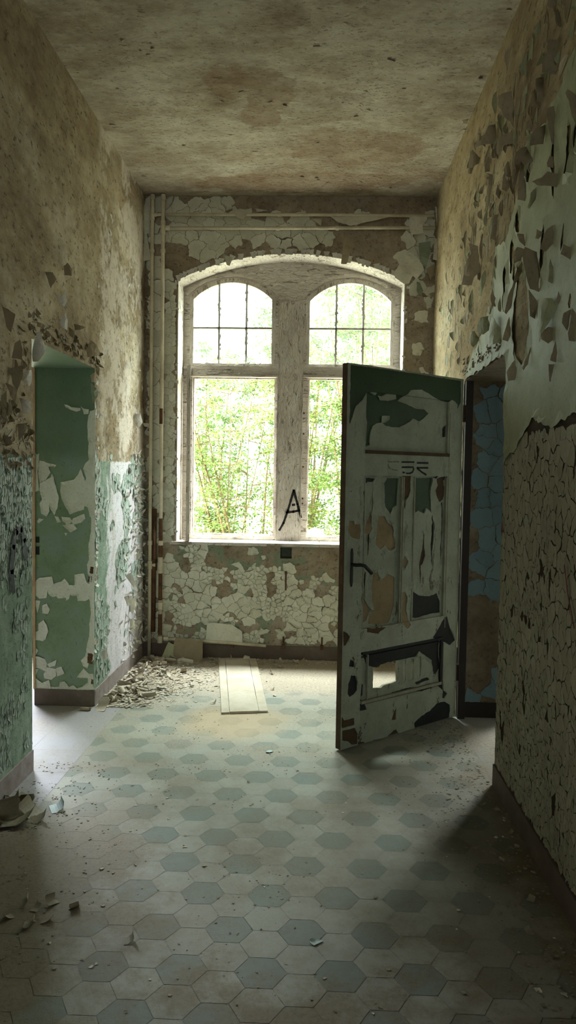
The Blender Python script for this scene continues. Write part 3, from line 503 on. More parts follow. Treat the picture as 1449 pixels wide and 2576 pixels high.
M_PIPE = paint_mat('cream_pipe_paint', (204, 196, 174), (204, 196, 174), (140, 126, 100), 0.6, 0.45)
M_RUST = paint_mat('rusted_iron', (82, 56, 38), (64, 44, 32), (128, 94, 62), 0.6, 0.9, 40, 0.6)
M_BLACK = paint_mat('black_paint', (20, 20, 20), (26, 26, 26), (40, 38, 36), 0.3, 0.6)
M_HANDLE = paint_mat('black_iron', (26, 26, 26), (30, 30, 30), (60, 52, 44), 0.4, 0.45)
M_REDMARK = paint_mat('red_paint', (110, 40, 46), (120, 44, 50), (90, 50, 48), 0.4)
FLM = {'b': M_FLBROWN, 'o': M_OLIVE, 'w': M_WHITE, 'c': M_CREAM, 'g': M_FLGREEN}

# ------------------------------------------------------------------ the setting
def prism(name, mats, boxes, label, cat):
    mb = MB()
    for a, b, mm in boxes: mb.box(a, b, mats=mm)
    return tag(mb.build(name, mats), label, cat, kind='structure')
WT = 0.41
Ls, Rs, GR, RO, BL = 0, 1, 2, 3, 4
# floor: one mesh, hexagons in the corridor, plain slabs in the side rooms
mb = MB(); tc = []
A_ = 0.2552 / 3; OX, OY = -0.4117, 3.2072
def fpoly(poly, dk, jit, plain, z=0.0):
    mb.add([(x, y, z) for x, y in poly], [tuple(range(len(poly)))]); tc.append((dk, jit, plain, 1.0))
for q in range(-9, 13):
    for r in range(-60, 50):
        x = OX + 1.5 * A_ * q; y = OY + math.sqrt(3) * A_ * (r + q / 2)
        if not (-3.0 < y < D + 0.1 and -1.45 < x < XR + 0.1): continue
        poly = [(x + (A_ - .0011) * math.cos(math.radians(60 * k)), y + (A_ - .0011) * math.sin(math.radians(60 * k))) for k in range(6)]
        for args in ((-1.30, 0, -1, 0), (XR, 0, 1, 0), (0, D, 0, 1)):
            if len(poly) > 2: poly = clip(poly, *args)
        if len(poly) > 2: fpoly(poly, 1.0 if (q - r) % 3 == 0 else 0.0, RND.random(), 0.0)
for i in range(-14, 0):
    for j in range(-6, 19):
        x0, y0 = -1.302 + 0.31 * i, 0.31 * j + 0.75
        poly = [(x0 + .001, y0 + .001), (x0 + .309, y0 + .001), (x0 + .309, y0 + .309), (x0 + .001, y0 + .309)]
        poly = clip(poly, 0, D, 0, 1)
        if len(poly) > 2: fpoly(poly, 0.0, RND.random() * .5, 1.0)
for i in range(0, 10):
    for j in range(-6, 19):
        x0, y0 = XR + .002 + 0.31 * i, 0.31 * j + 0.75
        poly = clip([(x0 + .001, y0 + .001), (x0 + .309, y0 + .001), (x0 + .309, y0 + .309), (x0 + .001, y0 + .309)], 0, D, 0, 1)
        if len(poly) > 2: fpoly(poly, 0.0, RND.random(), 0.6)
fpoly([(-5.6, -6.6), (4.1, -6.6), (4.1, D), (-5.6, D)], 0.55, 0.5, 0.0, -0.0012)
floor = mb.build('floor', M_FLOOR)
ca = floor.data.color_attributes.new('tile', 'FLOAT_COLOR', 'CORNER'); buf = []
for p, c in zip(floor.data.polygons, tc): buf.extend(c * p.loop_total)
ca.data.foreach_set('color', buf)
tag(floor, 'dusty floor of pale and dark grey-green hexagon tiles', 'floor', kind='structure')
mb = MB(); mb.box((-5.6, -6.6, ZC), (4.1, D + .35, ZC + .15))
ceiling = tag(mb.build('ceiling', M_CEIL), 'stained tan plaster ceiling over the corridor', 'ceiling', kind='structure')
W = [M_LEFT, M_RIGHT, M_GREEN, M_ROOM, M_BLUE, M_BROWN, M_BACK]
def side(xa, xb, face, m, my0, myl, ms, extra=None):
    pass
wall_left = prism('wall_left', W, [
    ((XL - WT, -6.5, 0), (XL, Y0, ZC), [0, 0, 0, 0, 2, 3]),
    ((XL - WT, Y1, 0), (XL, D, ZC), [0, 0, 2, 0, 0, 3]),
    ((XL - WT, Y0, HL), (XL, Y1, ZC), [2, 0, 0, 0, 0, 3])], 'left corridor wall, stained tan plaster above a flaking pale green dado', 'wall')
wall_right = prism('wall_right', W, [
    ((XR, -6.5, 0), (XR + WT, Y0, ZC), [1, 1, 1, 3, 4, 1]),
    ((XR, Y1, 0), (XR + WT, D, ZC), [1, 1, 5, 3, 1, 1]),
    ((XR, Y0, HR), (XR + WT, Y1, ZC), [5, 1, 1, 3, 1, 1])], 'right corridor wall covered in curling olive paint', 'wall')
# back wall with the arched window, the two side-room windows and a small niche
WXL, WXR, ZSP, ZAP, ZSILL = -1.212, 0.697, 3.222, 3.442, 0.985
def arch(xa, xb, zb, zs, za, n=20):
    c = (xb - xa) / 2; h = za - zs; R = (c * c + h * h) / (2 * h); xm = (xa + xb) / 2
    p = [(xa, zb), (xb, zb)]
    t0 = math.asin(c / R)
    for i in range(n + 1):
        t = t0 - 2 * t0 * i / n; p.append((xm + R * math.sin(t), za - R + R * math.cos(t)))
    return p
win = arch(WXL, WXR, ZSILL, ZSP, ZAP)
niche = [(-0.312, 0.872), (-0.214, 0.872), (-0.214, 0.968), (-0.312, 0.968)]
wl = [(-4.2, 1.0), (-2.5, 1.0), (-2.5, 3.2), (-4.2, 3.2)]; wr = [(2.3, 1.0), (3.7, 1.0), (3.7, 3.2), (2.3, 3.2)]
pts, tris, org = cdt([[(-5.6, -0.7), (4.1, -0.7), (4.1, ZC + .15), (-5.6, ZC + .15)], win, niche, wl, wr])
keep = [t for t, o in zip(tris, org) if not (o & {1, 2, 3, 4})]
mb = MB(); shell(mb, S_back, pts, keep, lambda u, v: 0.0, lambda u, v: -0.36)
mb.box((-0.33, D + .16, 0.85), (-0.20, D + .30, 0.985))
wall_back = tag(mb.build('wall_back', M_BACK), 'window wall at the corridor end with cracked cream paint', 'wall', kind='structure')
for nm, a, b, lb in (('wall_west', (-5.7, 0.6, 0), (-5.6, D, ZC), 'far wall of the room through the left doorway'),
                     ('wall_southwest', (-5.7, 0.5, 0), (XL - WT, 0.6, ZC), 'near wall of the room through the left doorway'),
                     ('wall_east', (4.1, 2.0, 0), (4.2, D, ZC), 'far wall of the room through the right doorway'),
                     ('wall_southeast', (XR + WT, 1.9, 0), (4.2, 2.0, ZC), 'near wall of the room through the right doorway'),
                     ):
    prism(nm, [M_ROOM if nm != 'wall_front' else M_BROWN], [(a, b, None)], lb, 'wall')
pts, tris, org = cdt([[(XL - WT, 0), (XR + WT, 0), (XR + WT, ZC), (XL - WT, ZC)], [(-1.03, 1.05), (.47, 1.05), (.47, 3.15), (-1.03, 3.15)]])  # window opening made up behind the viewer to let in weak fill
mb = MB(); shell(mb, lambda u, v, h: (u, -6.5 + h, v), pts, [t for t, o in zip(tris, org) if o == {0}], lambda u, v: 0, lambda u, v: -.3)
tag(mb.build('wall_front', M_ROOM), 'far end wall of the corridor behind the viewer, with an opening invented for fill light', 'wall', kind='structure')
# skirtings
def board(name, mat_, a, b, label):
    mb = MB(); mb.box(a, b); o = mb.build(name, mat_)
    bv = o.modifiers.new('b', 'BEVEL'); bv.width = 0.003; bv.segments = 2
    return tag(o, label, 'baseboard', kind='structure')
board('baseboard_left', M_SKIRT2, (XL, Y1 + .002, 0), (XL + .008, D - .002, 0.112), 'mauve skirting on the left wall beyond the doorway')
board('baseboard_left_near', M_SKIRT2, (XL, -6.4, 0), (XL + .008, Y0 - .002, 0.112), 'mauve skirting on the left wall before the doorway')
board('baseboard_right', M_SKIRT, (XR - .010, -6.4, 0), (XR, Y0 - .002, 0.112), 'brown skirting under the cracked right wall')
board('baseboard_right_far', M_SKIRT, (XR - .010, Y1 + .06, 0), (XR, D - .012, 0.112), 'brown skirting behind the open door')
board('baseboard_back', M_SKIRT, (XL + .012, D - .010, 0), (XR - .012, D, 0.118), 'brown skirting under the window wall')
board('baseboard_jamb_left', M_SKIRT, (XL - WT + .004, Y1 - .008, 0), (XL - .002, Y1, 0.113), 'brown skirting at the foot of the green door jamb')
board('baseboard_jamb_right', M_DARKWOOD, (XR + .05, Y1 - .01, 0), (XR + WT, Y1, 0.10), 'dark skirting at the foot of the blue door jamb')
# right door frame: dark post and head left of the blue jamb
mb = MB(); mb.box((XR + .004, Y1 - .05, 0), (XR + .05, Y1 - .002, HR - .002))
tag(mb.build('trim_1', M_DARKWOOD), 'dark wooden frame of the right doorway', 'door frame', kind='structure')
# left door frame: thin steel strips on the jamb, with lock keeps
mb = MB(); mb.box((XL - WT - .002, Y1 - .014, 0.115), (XL - WT + .012, Y1 - .001, HL - .002))
t2 = tag(mb.build('trim_2', paint_mat('tan_steel', (190, 160, 122), (180, 150, 112), (120, 84, 56), .6)), 'narrow tan steel strip edging the green door jamb', 'door frame', kind='structure')
for z0, z1 in ((1.108, 1.147), (1.027, 1.082)):
    mb = MB(); mb.box((XL - WT + .013, Y1 - .004, z0), (XL - WT + .036, Y1 - .0005, z1)); mb.build('strike_hole_shade_block', M_BLACK, t2)  # raised black blocks stand in for the shade inside the holes
# ------------------------------------------------------------------ window
win_o = empty('window_1', (-0.26, D + .26, ZSILL)); 
tag(win_o, 'twin arched window with flaking white frame and shrubs outside', 'window', kind='structure')
IM = Matrix.Translation(-win_o.location)
def wpart(mb, name, mat_, parent=win_o, smooth=False):
    o = mb.build(name, mat_, None, smooth); o.parent = parent
    o.matrix_parent_inverse = parent.matrix_world.inverted() if parent is not win_o else IM
    return o
FY = D + .262
def S_win(u, v, h): return (u, FY - h, v)
def rect(a, b, c, d): return [(a, c), (b, c), (b, d), (a, d)]
UL = arch(-1.12, -0.43, 2.560, 3.115, 3.262, 16); UR = arch(-0.097, 0.607, 2.560, 3.105, 3.262, 16)
LL = rect(-1.125, -0.388, 1.04, 2.44); LR = rect(-0.100, 0.607, 1.04, 2.44)
def grow(poly, d):
    cx = (min(p[0] for p in poly) + max(p[0] for p in poly)) / 2; cz = (min(p[1] for p in poly) + max(p[1] for p in poly)) / 2
    wx = max(p[0] for p in poly) - cx; wz = max(p[1] for p in poly) - cz
    return [(cx + (x - cx) * (1 + d / wx), cz + (z - cz) * (1 + d / wz)) for x, z in poly]
outer = arch(WXL - .012, WXR + .012, 1.0, ZSP + .005, ZAP + .004)
holes = [grow(UL, .030), grow(UR, .030), LL, LR]
pts, tris, org = cdt([outer] + holes, grid(WXL, WXR, 1.0, 3.4, 0.06, RND))
mb = MB(); shell(mb, S_win, pts, [t for t, o in zip(tris, org) if o == {0}], lambda u, v: 0.0, lambda u, v: -0.08)
wpart(mb, 'frame', M_WOODH)
mb = MB(); mb.box((-0.372, FY - .028, 1.0), (-0.146, FY, 3.092)); post = wpart(mb, 'mullion', M_WOODV)
for x in (-0.372, -0.152):
    mb = MB(); mb.box((x, FY - .033, 1.03), (x + .006, FY - .027, 3.08)); wpart(mb, 'bead', M_WOODV)
for x0, x1 in ((-1.20, -0.372), (-0.146, 0.69)):
    mb = MB(); mb.box((x0, FY - .022, 2.44), (x1, FY, 2.555)); mb.box((x0, FY - .040, 2.505), (x1, FY - .021, 2.53)); mb.box((x0, FY - .034, 2.44), (x1, FY - .021, 2.455))
    o = wpart(mb, 'transom', M_WOODH); bv = o.modifiers.new('b', 'BEVEL'); bv.width = .004; bv.segments = 2
for U, vs_ in ((UL, (-0.894, -0.653)), (UR, (0.133, 0.369))):
    s = empty('arched_sash', (sum(p[0] for p in U) / len(U), FY, 2.56)); s.parent = win_o; s.matrix_parent_inverse = IM
    def sp(mb, name, mat_):
        o = mb.build(name, mat_); o.parent = s; o.matrix_parent_inverse = Matrix.Translation(-s.location); return o
    pts, tris, org = cdt([grow(U, .034), U]); mb = MB()
    shell(mb, S_win, pts, [t for t, o in zip(tris, org) if o == {0}], lambda u, v: 0.006, lambda u, v: -0.05); sp(mb, 'sash_frame', M_WOODV)
    pts, tris, org = cdt([grow(U, .075), grow(U, .050)]); mb = MB()          # raised moulding round the arch
    shell(mb, S_win, pts, [t for t, o in zip(tris, org) if o == {0} and all(pts[i][1] > 2.56 for i in t)], lambda u, v: 0.016, lambda u, v: 0.0); sp(mb, 'arch_moulding', M_WOODH)
    pts, tris, org = cdt([grow(U, .004)]); mb = MB()
    shell(mb, S_win, pts, tris, lambda u, v: -0.026, lambda u, v: -0.029); sp(mb, 'glass', M_GLASS)
    mb = MB(); a, b = min(p[0] for p in U), max(p[0] for p in U)
    mb.box((a, FY - .004, 2.860), (b, FY + .034, 2.876)); sp(mb, 'glazing_bar', M_IRON)
    for x in vs_:
        c_ = (a + b) / 2; hh = [p[1] for p in U if abs(p[0] - x) < .06 and p[1] > 2.8]
        mb = MB(); mb.box((x - .008, FY - .004, 2.56), (x + .008, FY + .034, max(hh) - .003)); sp(mb, 'glazing_bar', M_IRON)
    # flaking putty along the bars
    mb = MB()
    for k in range(60):
        x = RND.choice(vs_) + RND.uniform(-.010, .010); z = RND.uniform(2.6, 3.2)
        if inside(grow(U, -.02), x, z): flake(mb, lambda u, v, h: (u, FY + .006 - h, v), [(x - .008, z - .012), (x + .008, z - .01), (x + .006, z + .012), (x - .006, z + .014)], RND, 0, .004, .001, .01, .002)
    sp(mb, 'loose_putty', M_IRON)['kind'] = 'stuff'
for H_ in (LL, LR):     # rebates of the empty lower lights
    mb = MB(); pts, tris, org = cdt([grow(H_, .02), grow(H_, -.012)])
    shell(mb, S_win, pts, [t for t, o in zip(tris, org) if o == {0}], lambda u, v: -0.03, lambda u, v: -0.07); wpart(mb, 'casement_rebate', M_WOODV)
# the open leaf seen edge-on at the left
mb = MB(); d_ = Vector((0.055, -0.33, 0)).normalized(); n_ = Vector((d_.y, -d_.x, 0)); O_ = Vector((-1.150, FY - .03, 0))
def leaf_box(s0, s1, z0, z1):
    vs = [O_ + d_ * s + n_ * t + Vector((0, 0, z)) for z in (z0, z1) for s, t in ((s0, -.016), (s1, -.016), (s1, .016), (s0, .016))]
    mb.add(vs, [(0, 3, 2, 1), (4, 5, 6, 7), (0, 1, 5, 4), (1, 2, 6, 5), (2, 3, 7, 6), (3, 0, 4, 7)])
leaf_box(0, .045, 1.008, 2.50); leaf_box(.225, .27, 1.008, 2.50); leaf_box(.045, .225, 1.008, 1.06); leaf_box(.045, .225, 2.45, 2.50)
wpart(mb, 'open_casement', M_WOODV)
sash = [o for o in win_o.children if o.name.startswith('open_casement')][0]
# sill board
mb = MB(); mb.box((-1.258, D - .038, 0.978), (0.74, FY + .02, 1.003)); o = mb.build('trim_3', whitewood('white_sill_paint', (.3, 1, 1)))
bv = o.modifiers.new('b', 'BEVEL'); bv.width = .005; bv.segments = 2
tag(o, 'long white window sill board under the twin window', 'window sill', kind='structure')
# plaster reveal round the window (splash of whitewash)
pts, tris, org = cdt([arch(WXL - .002, WXR + .002, 0.99, ZSP + .002, ZAP + .002, 24), arch(WXL + .005, WXR - .005, 1.004, ZSP - .004, ZAP - .005, 24)])
mb = MB(); shell(mb, S_back, pts, [t for t, o in zip(tris, org) if o == {0} and min(pts[i][1] for i in t) > 1.0 or (o == {0} and max(pts[i][1] for i in t) > 1.2)], lambda u, v: .0015, lambda u, v: -.262)
o = mb.build('trim_4', whitewood('whitewashed_reveal', (1, .5, .6)))
tag(o, 'whitewashed plaster reveal lining the window arch', 'window reveal', kind='structure')
# graffiti letter on the mullion
def strokes(mb, S, lines, wd, rnd, th=.0008):
    for ln in lines:
        for (a, b) in zip(ln[:-1], ln[1:]):
            L = math.hypot(b[0] - a[0], b[1] - a[1]); nx, ny = -(b[1] - a[1]) / L, (b[0] - a[0]) / L; e = wd * .3 / L
            a2 = (a[0] - (b[0] - a[0]) * e, a[1] - (b[1] - a[1]) * e); b2 = (b[0] + (b[0] - a[0]) * e, b[1] + (b[1] - a[1]) * e)
            n = 8; L_ = []; R_ = []
            for i in range(n + 1):
                t = i / n; x = a2[0] + (b2[0] - a2[0]) * t; y = a2[1] + (b2[1] - a2[1]) * t; w_ = wd * .5 * rnd.uniform(.82, 1.12)
                L_.append((x + nx * w_, y + ny * w_)); R_.append((x - nx * w_, y - ny * w_))
            N = 2 * (n + 1)
            vs = [S(*p, th) for p in L_ + R_] + [S(*p, 0) for p in L_ + R_]; fs = []
            for i in range(n):
                fs.append((i, i + 1, n + 2 + i, n + 1 + i)); fs.append((i, N + i, N + i + 1, i + 1)); fs.append((n + 1 + i, n + 2 + i, N + n + 2 + i, N + n + 1 + i))
            fs.append((0, n + 1, N + n + 1, N)); fs.append((n, N + n, N + 2 * n + 1, 2 * n + 1)); mb.add(vs, fs)
mb = MB()
S_post = lambda u, v, h: (u, FY - .0285 - h, v)
strokes(mb, S_post, [[(-0.213, 1.452), (-0.262, 1.272), (-0.300, 1.16), (-0.334, 1.098)], [(-0.213, 1.452), (-0.178, 1.33), (-0.146, 1.215)], [(-0.276, 1.255), (-0.215, 1.262), (-0.163, 1.275)], [(-0.222, 1.322), (-0.205, 1.325)]], .021, RND)
wpart(mb, 'graffiti_letter', M_BLACK)['label'] = 'black painted letter A on the mullion'
mb = MB()
for k in range(130):       # lifted scales of white paint on the spandrel and transoms
    x, z = RND.uniform(-1.15, .63), RND.uniform(3.0, 3.42)
    if inside(grow(outer, -.03), x, z) and not inside(grow(UL, .085), x, z) and not inside(grow(UR, .085), x, z): curl(mb, S_win, x, z, RND.choice((1.57, -1.57)) + RND.gauss(0, .3), RND.uniform(.03, .12), RND.uniform(.010, .028), RND.uniform(.15, .7), 1.2, RND, nu=4, ns=4, lens=RND.uniform(.3, .9))
for k in range(90):
    x, z = RND.uniform(-1.15, .63), RND.uniform(2.455, 2.55); curl(mb, lambda u, v, h: S_win(u, v, h + .022), x, z, RND.choice((1.57, -1.57)) + RND.gauss(0, .3), RND.uniform(.02, .09), RND.uniform(.008, .022), RND.uniform(.2, .9), 1.2, RND, nu=4, ns=4, lens=RND.uniform(.3, .9))
for k in range(110):
    x, z = RND.uniform(-.365, -.155), RND.uniform(1.45, 3.07); curl(mb, S_post, x, z, RND.choice((0, 3.14)) + RND.gauss(0, .2), RND.uniform(.03, .10), RND.uniform(.006, .016), RND.uniform(.2, .9), 1.2, RND, nu=4, ns=4, lens=RND.uniform(.4, 1))
tag(wpart(mb, 'lifted_paint', M_WHITE), 'lifting scales of white paint', kind='stuff')
mb = MB()
for z in (2.13, 1.95, 1.66, 1.38, 1.335): mb.tube([(-0.135, FY - .012, z), (-0.135, FY + .002, z)], .008, 8)
wpart(mb, 'hinge_pin', M_RUST)
# ------------------------------------------------------------------ paint on the back wall
bp = MB(); rb = random.Random(21)
def in_win(x, z, m_=0.0): return inside(grow(win, m_), x, z)
def bare(x, z):
    """places where the photo shows bare plaster"""
    n = fbm(x, z, 3.1, 2.2)
    if z < 0.13: return True
    if z < 0.97:
        if z > 0.80 and n > -0.28 and not (-1.3 < x < -0.95): return True
        if -0.25 < x < 0.25 and z > 0.72 and n > -.1: return True
        return fbm(x, z, 9.7, 5.0) > 0.30
    if 0.12 < x < 0.66 and 3.28 < z < 3.72: return True
    if z > 3.77 and x > -0.60: return True
    if x > 0.70 and z < 3.1: return fbm(x, z, 4.4, 5) > -0.12
    return fbm(x, z, 5.7, 3.0) > 0.46
SB = lambda u, v, h: S_back(u, v, h)
for (c0, poly) in cells(XL + .02, XR - .01, 0.13, 0.975, 0.078, 0.066, rb):
    if bare(*c0) or inside(grow(niche, .015), *c0): continue
    if fbm(c0[0], c0[1], 1.1, 3.5) > .08: continue
    else: flake(bp, SB, poly, rb, .0012, rb.choice((.004, .010, .018, .028)), .0015, .010, warp=.020)
for (c0, poly) in cells(XL + .02, XR - .01, 0.13, 0.975, 0.040, 0.036, rb):
    if bare(*c0) or inside(grow(niche, .01), *c0) or fbm(c0[0], c0[1], 1.1, 3.5) < .07: continue
    flake(bp, SB, poly, rb, .0009, rb.choice((.004, .008, .014, .02)), .0015, .008, warp=.012)
for (c0, poly) in cells(XL + .02, XR - .01, 0.98, 3.90, 0.105, 0.10, rb):
    if bare(*c0) or in_win(c0[0], c0[1], .05): continue
    if any(in_win(x, z, .005) for x, z in poly): continue
    flake(bp, SB, poly, rb, .0013, rb.choice((.003, .005, .010, .022)), .0015, .011, warp=.026)
for (c0, poly) in cells(-1.33, -1.225, 1.0, 3.2, 0.04, 0.055, rb):     # alligatored strip beside the pipes
    flake(bp, lambda u, v, h: S_back(u, v, h + .003), poly, rb, .0010, rb.choice((.003, .006)), .0015, .008, warp=.010)
o = bp.build('cracked_paint', M_CREAM, wall_back); tag(o, 'cracked cream paint plates', kind='stuff')
for off, col, poly in BACK_FLAKES:
    mb = MB(); q = rag(poly, .02, .002, rb)
    pts, tris, org = cdt([q], grid(min(p[0] for p in q), max(p[0] for p in q), min(p[1] for p in q), max(p[1] for p in q), .025, rb))
    keep = [t for t, o_ in zip(tris, org) if o_]
    zt = max(p[1] for p in q); zb_ = min(p[1] for p in q); sd = rb.uniform(0, 9)
    bendf = lambda u, v: off * (.35 + .65 * max(0.0, (zt - v) / (zt - zb_)) ** .7) + .012 * fbm(u, v, sd, 9)
    shell(mb, S_back, pts, keep, lambda u, v: bendf(u, v) + .0014, bendf)
    mb.build('paint_flap', FLM[col], wall_back)
mb = MB()           # tufts of curls along the corner with the right wall and the left wall
for k in range(150):
    rs = rb.random() < .5; z = rb.uniform(.9, 3.8) if rs else rb.uniform(.15, 3.2); x = (XR - rb.uniform(.0, .13)) if rs else (XL + rb.uniform(.01, .05))
    curl(mb, S_back, x, z, rb.uniform(0, 6.28), rb.uniform(.02, .06), rb.uniform(.03, .08), rb.uniform(.8, 3), 1.2, rb, nu=4, ns=6, twist=rb.uniform(-.6, .6), lens=rb.uniform(.4, 1))
tag(mb.build('corner_curls', M_FLBROWN, wall_back), 'brown-backed paint curls in the corners', kind='stuff')
mb = MB()           # ragged lip of paint hanging over the window arch
ar = arch(WXL, WXR, 1, ZSP, ZAP, 60)[2:]
for i, (x, z) in enumerate(ar):
    if rb.random() < .75: curl(mb, S_back, x, z + .035, -1.57 + rb.uniform(-.4, .4), rb.uniform(.03, .06), rb.uniform(.03, .06), rb.uniform(.1, .6), 1.5, rb, base=.003, nu=3, ns=5)
for k in range(60):
    z = rb.uniform(1.02, 3.2); x = rb.choice((WXL - .012, WXR + .012))
    curl(mb, S_back, x, z, rb.uniform(0, 6.28), .02, .03, rb.uniform(.3, 1.2), 1.5, rb, base=.003, nu=3, ns=5)
tag(mb.build('paint_lip', M_WHITE, wall_back), 'ragged white paint lip round the arch', kind='stuff')
mb = MB(); mb.box((-0.268, D - .012, 0.60), (-0.254, D - .001, 0.76)); mb.box((-.272, D - .016, .74), (-.250, D - .002, .765))
mb.build('radiator_bracket', M_RUST, wall_back)
for x in (-0.72, 0.05, -0.28):
    mb = MB(); mb.box((x, D - .03, .115), (x + .014, D - .001, .20)); mb.box((x - .006, D - .04, .10), (x + .02, D - .011, .135)); mb.build('radiator_bracket', M_RUST, wall_back)

# ------------------------------------------------------------------ heating pipes
def pipe(name, pts, r, fits, label, mat_=M_PIPE, rusty=()):
    mb = MB(); mb.tube(pts, r, 14); o = mb.build(name, mat_, smooth=False)
    for p in o.data.polygons: p.use_smooth = len(p.vertices) == 4
    tag(o, label, 'pipe')
    for p, ax, l in fits:
        mb = MB(); a = Vector(p); d = Vector(ax).normalized()
        mb.tube([a - d * l, a - d * l * .95, a + d * l * .95, a + d * l], [r * 1.1, r * 1.38, r * 1.38, r * 1.1], 14); mb.build('pipe_joint', mat_, o)
    for z0, z1 in rusty:
        mb = MB(); x, y, _ = pts[0]; mb.tube([(x, y, z0), (x, y, z1)], r + .0012, 14, cap=False); mb.build('rust_patch', M_RUST, o)
    return o
Z = (0, 0, 1); X_ = (1, 0, 0); PY = D - .055
pipe('heating_pipe', [(-1.425, PY, .012), (-1.42, PY, 3.86), (-1.42, PY, 3.905)], .0145, [((-1.42, PY, 3.74), Z, .05), ((-1.42, PY, 3.44), Z, .014), ((-1.42, PY, 3.88), Z, .02), ((-1.424, PY, .99), Z, .02), ((-1.424, PY, .80), Z, .035)], 'left upright cream heating pipe in the far left corner')
pipe('heating_pipe', [(-1.333, PY, .15), (-1.33, PY, 3.86), (-1.33, PY, 3.905)], .0155, [((-1.33, PY, 3.63), Z, .06), ((-1.33, PY, 3.44), Z, .014), ((-1.33, PY, 3.88), Z, .02), ((-1.333, PY, .99), Z, .02), ((-1.333, PY, .80), Z, .07), ((-1.333, PY, .45), Z, .03), ((-1.333, PY, .16), Z, .03)], 'right upright cream heating pipe with rust patches, nearer the window', rusty=((.87, 1.20), (.50, .74), (.20, .38), (2.0, 2.13)))
pipe('heating_pipe', [(-1.406, PY, 3.738), (-1.345, PY - .0, 3.738)], .0125, [((-1.40, PY, 3.738), X_, .012)], 'short cream pipe stub joining the two uprights near the ceiling')
pipe('heating_pipe', [(-1.30, PY - .004, 3.738), (-0.1, PY - .004, 3.738), (0.915, PY - .004, 3.732)], .0125, [((-0.36, PY - .004, 3.738), X_, .016)], 'upper level cream pipe running across above the window')
pipe('heating_pipe', [(-1.305, PY, 3.628), (-0.1, PY, 3.632), (0.925, PY, 3.638)], .0135, [((-1.29, PY, 3.628), X_, .02), ((-0.37, PY, 3.631), X_, .016), ((0.12, PY, 3.633), X_, .014)], 'lower level cream pipe running across above the window')
pipe('heating_pipe', [(-1.305, PY + .01, .165), (-1.0, PY + .01, .155), (-0.42, PY + .01, .125)], .0135, [((-1.28, PY + .01, .164), X_, .02), ((-1.20, PY + .01, .162), X_, .012)], 'sagging broken pipe along the foot of the window wall')
pipe('heating_pipe', [(-1.455, PY, .80), (-1.375, PY, .80)], .010, [((-1.455, PY, .80), X_, .010), ((-1.385, PY, .80), X_, .010)], 'short valve stub on the left upright pipe at radiator height')
pipe('heating_pipe', [(-1.40, PY + .03, .22), (-1.395, PY + .03, 1.28)], .020, [((-1.398, PY + .03, .80), Z, .05)], 'brown rusted pipe standing behind the two cream uprights', M_RUST)
# ------------------------------------------------------------------ paint on the side walls
rr = random.Random(33)
def flap_part(S_plane, y0, ph, poly, mat_, parent, sx, X, name='paint_flap'):
    """a stiff flap of paint hinged on a vertical line at y0, its far edge standing off the wall"""
    f = math.radians(ph); q = rag(poly, .02, .0018, rr)
    us = [p[0] for p in q]; vs_ = [p[1] for p in q]
    pts, tris, org = cdt([q], grid(min(us), max(us), min(vs_), max(vs_), .02, rr))
    keep = [t for t, o_ in zip(tris, org) if o_]
    sd = rr.uniform(0, 99); L = max(us) + 1e-6
    def S(s, v, h):
        bow = .10 * L * math.sin(math.pi * s / L) + .010 * fbm(s, v, sd, 10)
        h2 = h + bow
        return (X - sx * (s * math.sin(f) + h2 * math.cos(f) + .0015), y0 + s * math.cos(f) - h2 * math.sin(f), v)
    mb = MB(); shell(mb, S, pts, keep, lambda u, v: .0007, lambda u, v: -.0007)
    return mb.build(name, mat_, parent)
for y0, ph, col, poly in RIGHT_FLAKES: flap_part(None, y0, ph, poly, FLM[col], wall_right, 1, XR)
for y0, ph, col, poly in LEFT_FLAKES: flap_part(None, y0, ph, poly, FLM[col], wall_left, -1, XL)
# the sheet of olive paint still holding on the right wall
olive = [(4.93, 2.225), (4.66, 2.37), (4.42, 2.45), (4.22, 2.56), (4.16, 2.84), (3.95, 2.80), (3.77, 2.95), (3.62, 3.0), (3.52, 3.16), (3.3, 3.1), (2.95, 3.22), (2.4, 3.5), (0.6, 3.6), (0.6, 1.74), (2.6, 1.79), (2.8, 1.84), (3.1, 1.80), (3.35, 1.86), (3.6, 1.74), (3.864, 1.66), (3.864, 2.222)]
oh = [OLIVE_HOLE]
for k in range(46):
    y = rr.uniform(1.9, 4.6); z = rr.uniform(2.2, 3.35) if y < 3.9 else rr.uniform(2.35, 2.8); w_ = rr.uniform(.012, .035); h_ = rr.uniform(.03, .13)
    oh.append([(y + w_ * math.cos(a) * rr.uniform(.6, 1.2), z + h_ * math.sin(a) * rr.uniform(.6, 1.2)) for a in [i * math.pi / 4 for i in range(8)]])
oq = rag(olive, .03, .008, rr); ohq = [rag(h, .02, .003, rr) for h in oh]
pts, tris, org = cdt([oq] + ohq, grid(.6, 4.93, 1.7, 3.6, .05, rr))
keep = [t for t, o_ in zip(tris, org) if o_ == {0}]
dd = seg_dist(pts, [oq] + ohq); hh = {}
for p, d in zip(pts, dd): hh[p] = .002 + .016 * max(0, fbm(p[0], p[1], 2, 6) + .35) * max(0, 1 - d / .035) ** 2 + .003 * (fbm(p[0], p[1], 8, 9) + 1) * .5
mb = MB(); shell(mb, S_right, pts, keep, lambda u, v: hh.get((u, v), .003), lambda u, v: hh.get((u, v), .003) - .0015)
tag(mb.build('olive_paint_sheet', M_OLIVE, wall_right), 'olive paint sheet still on the upper wall')
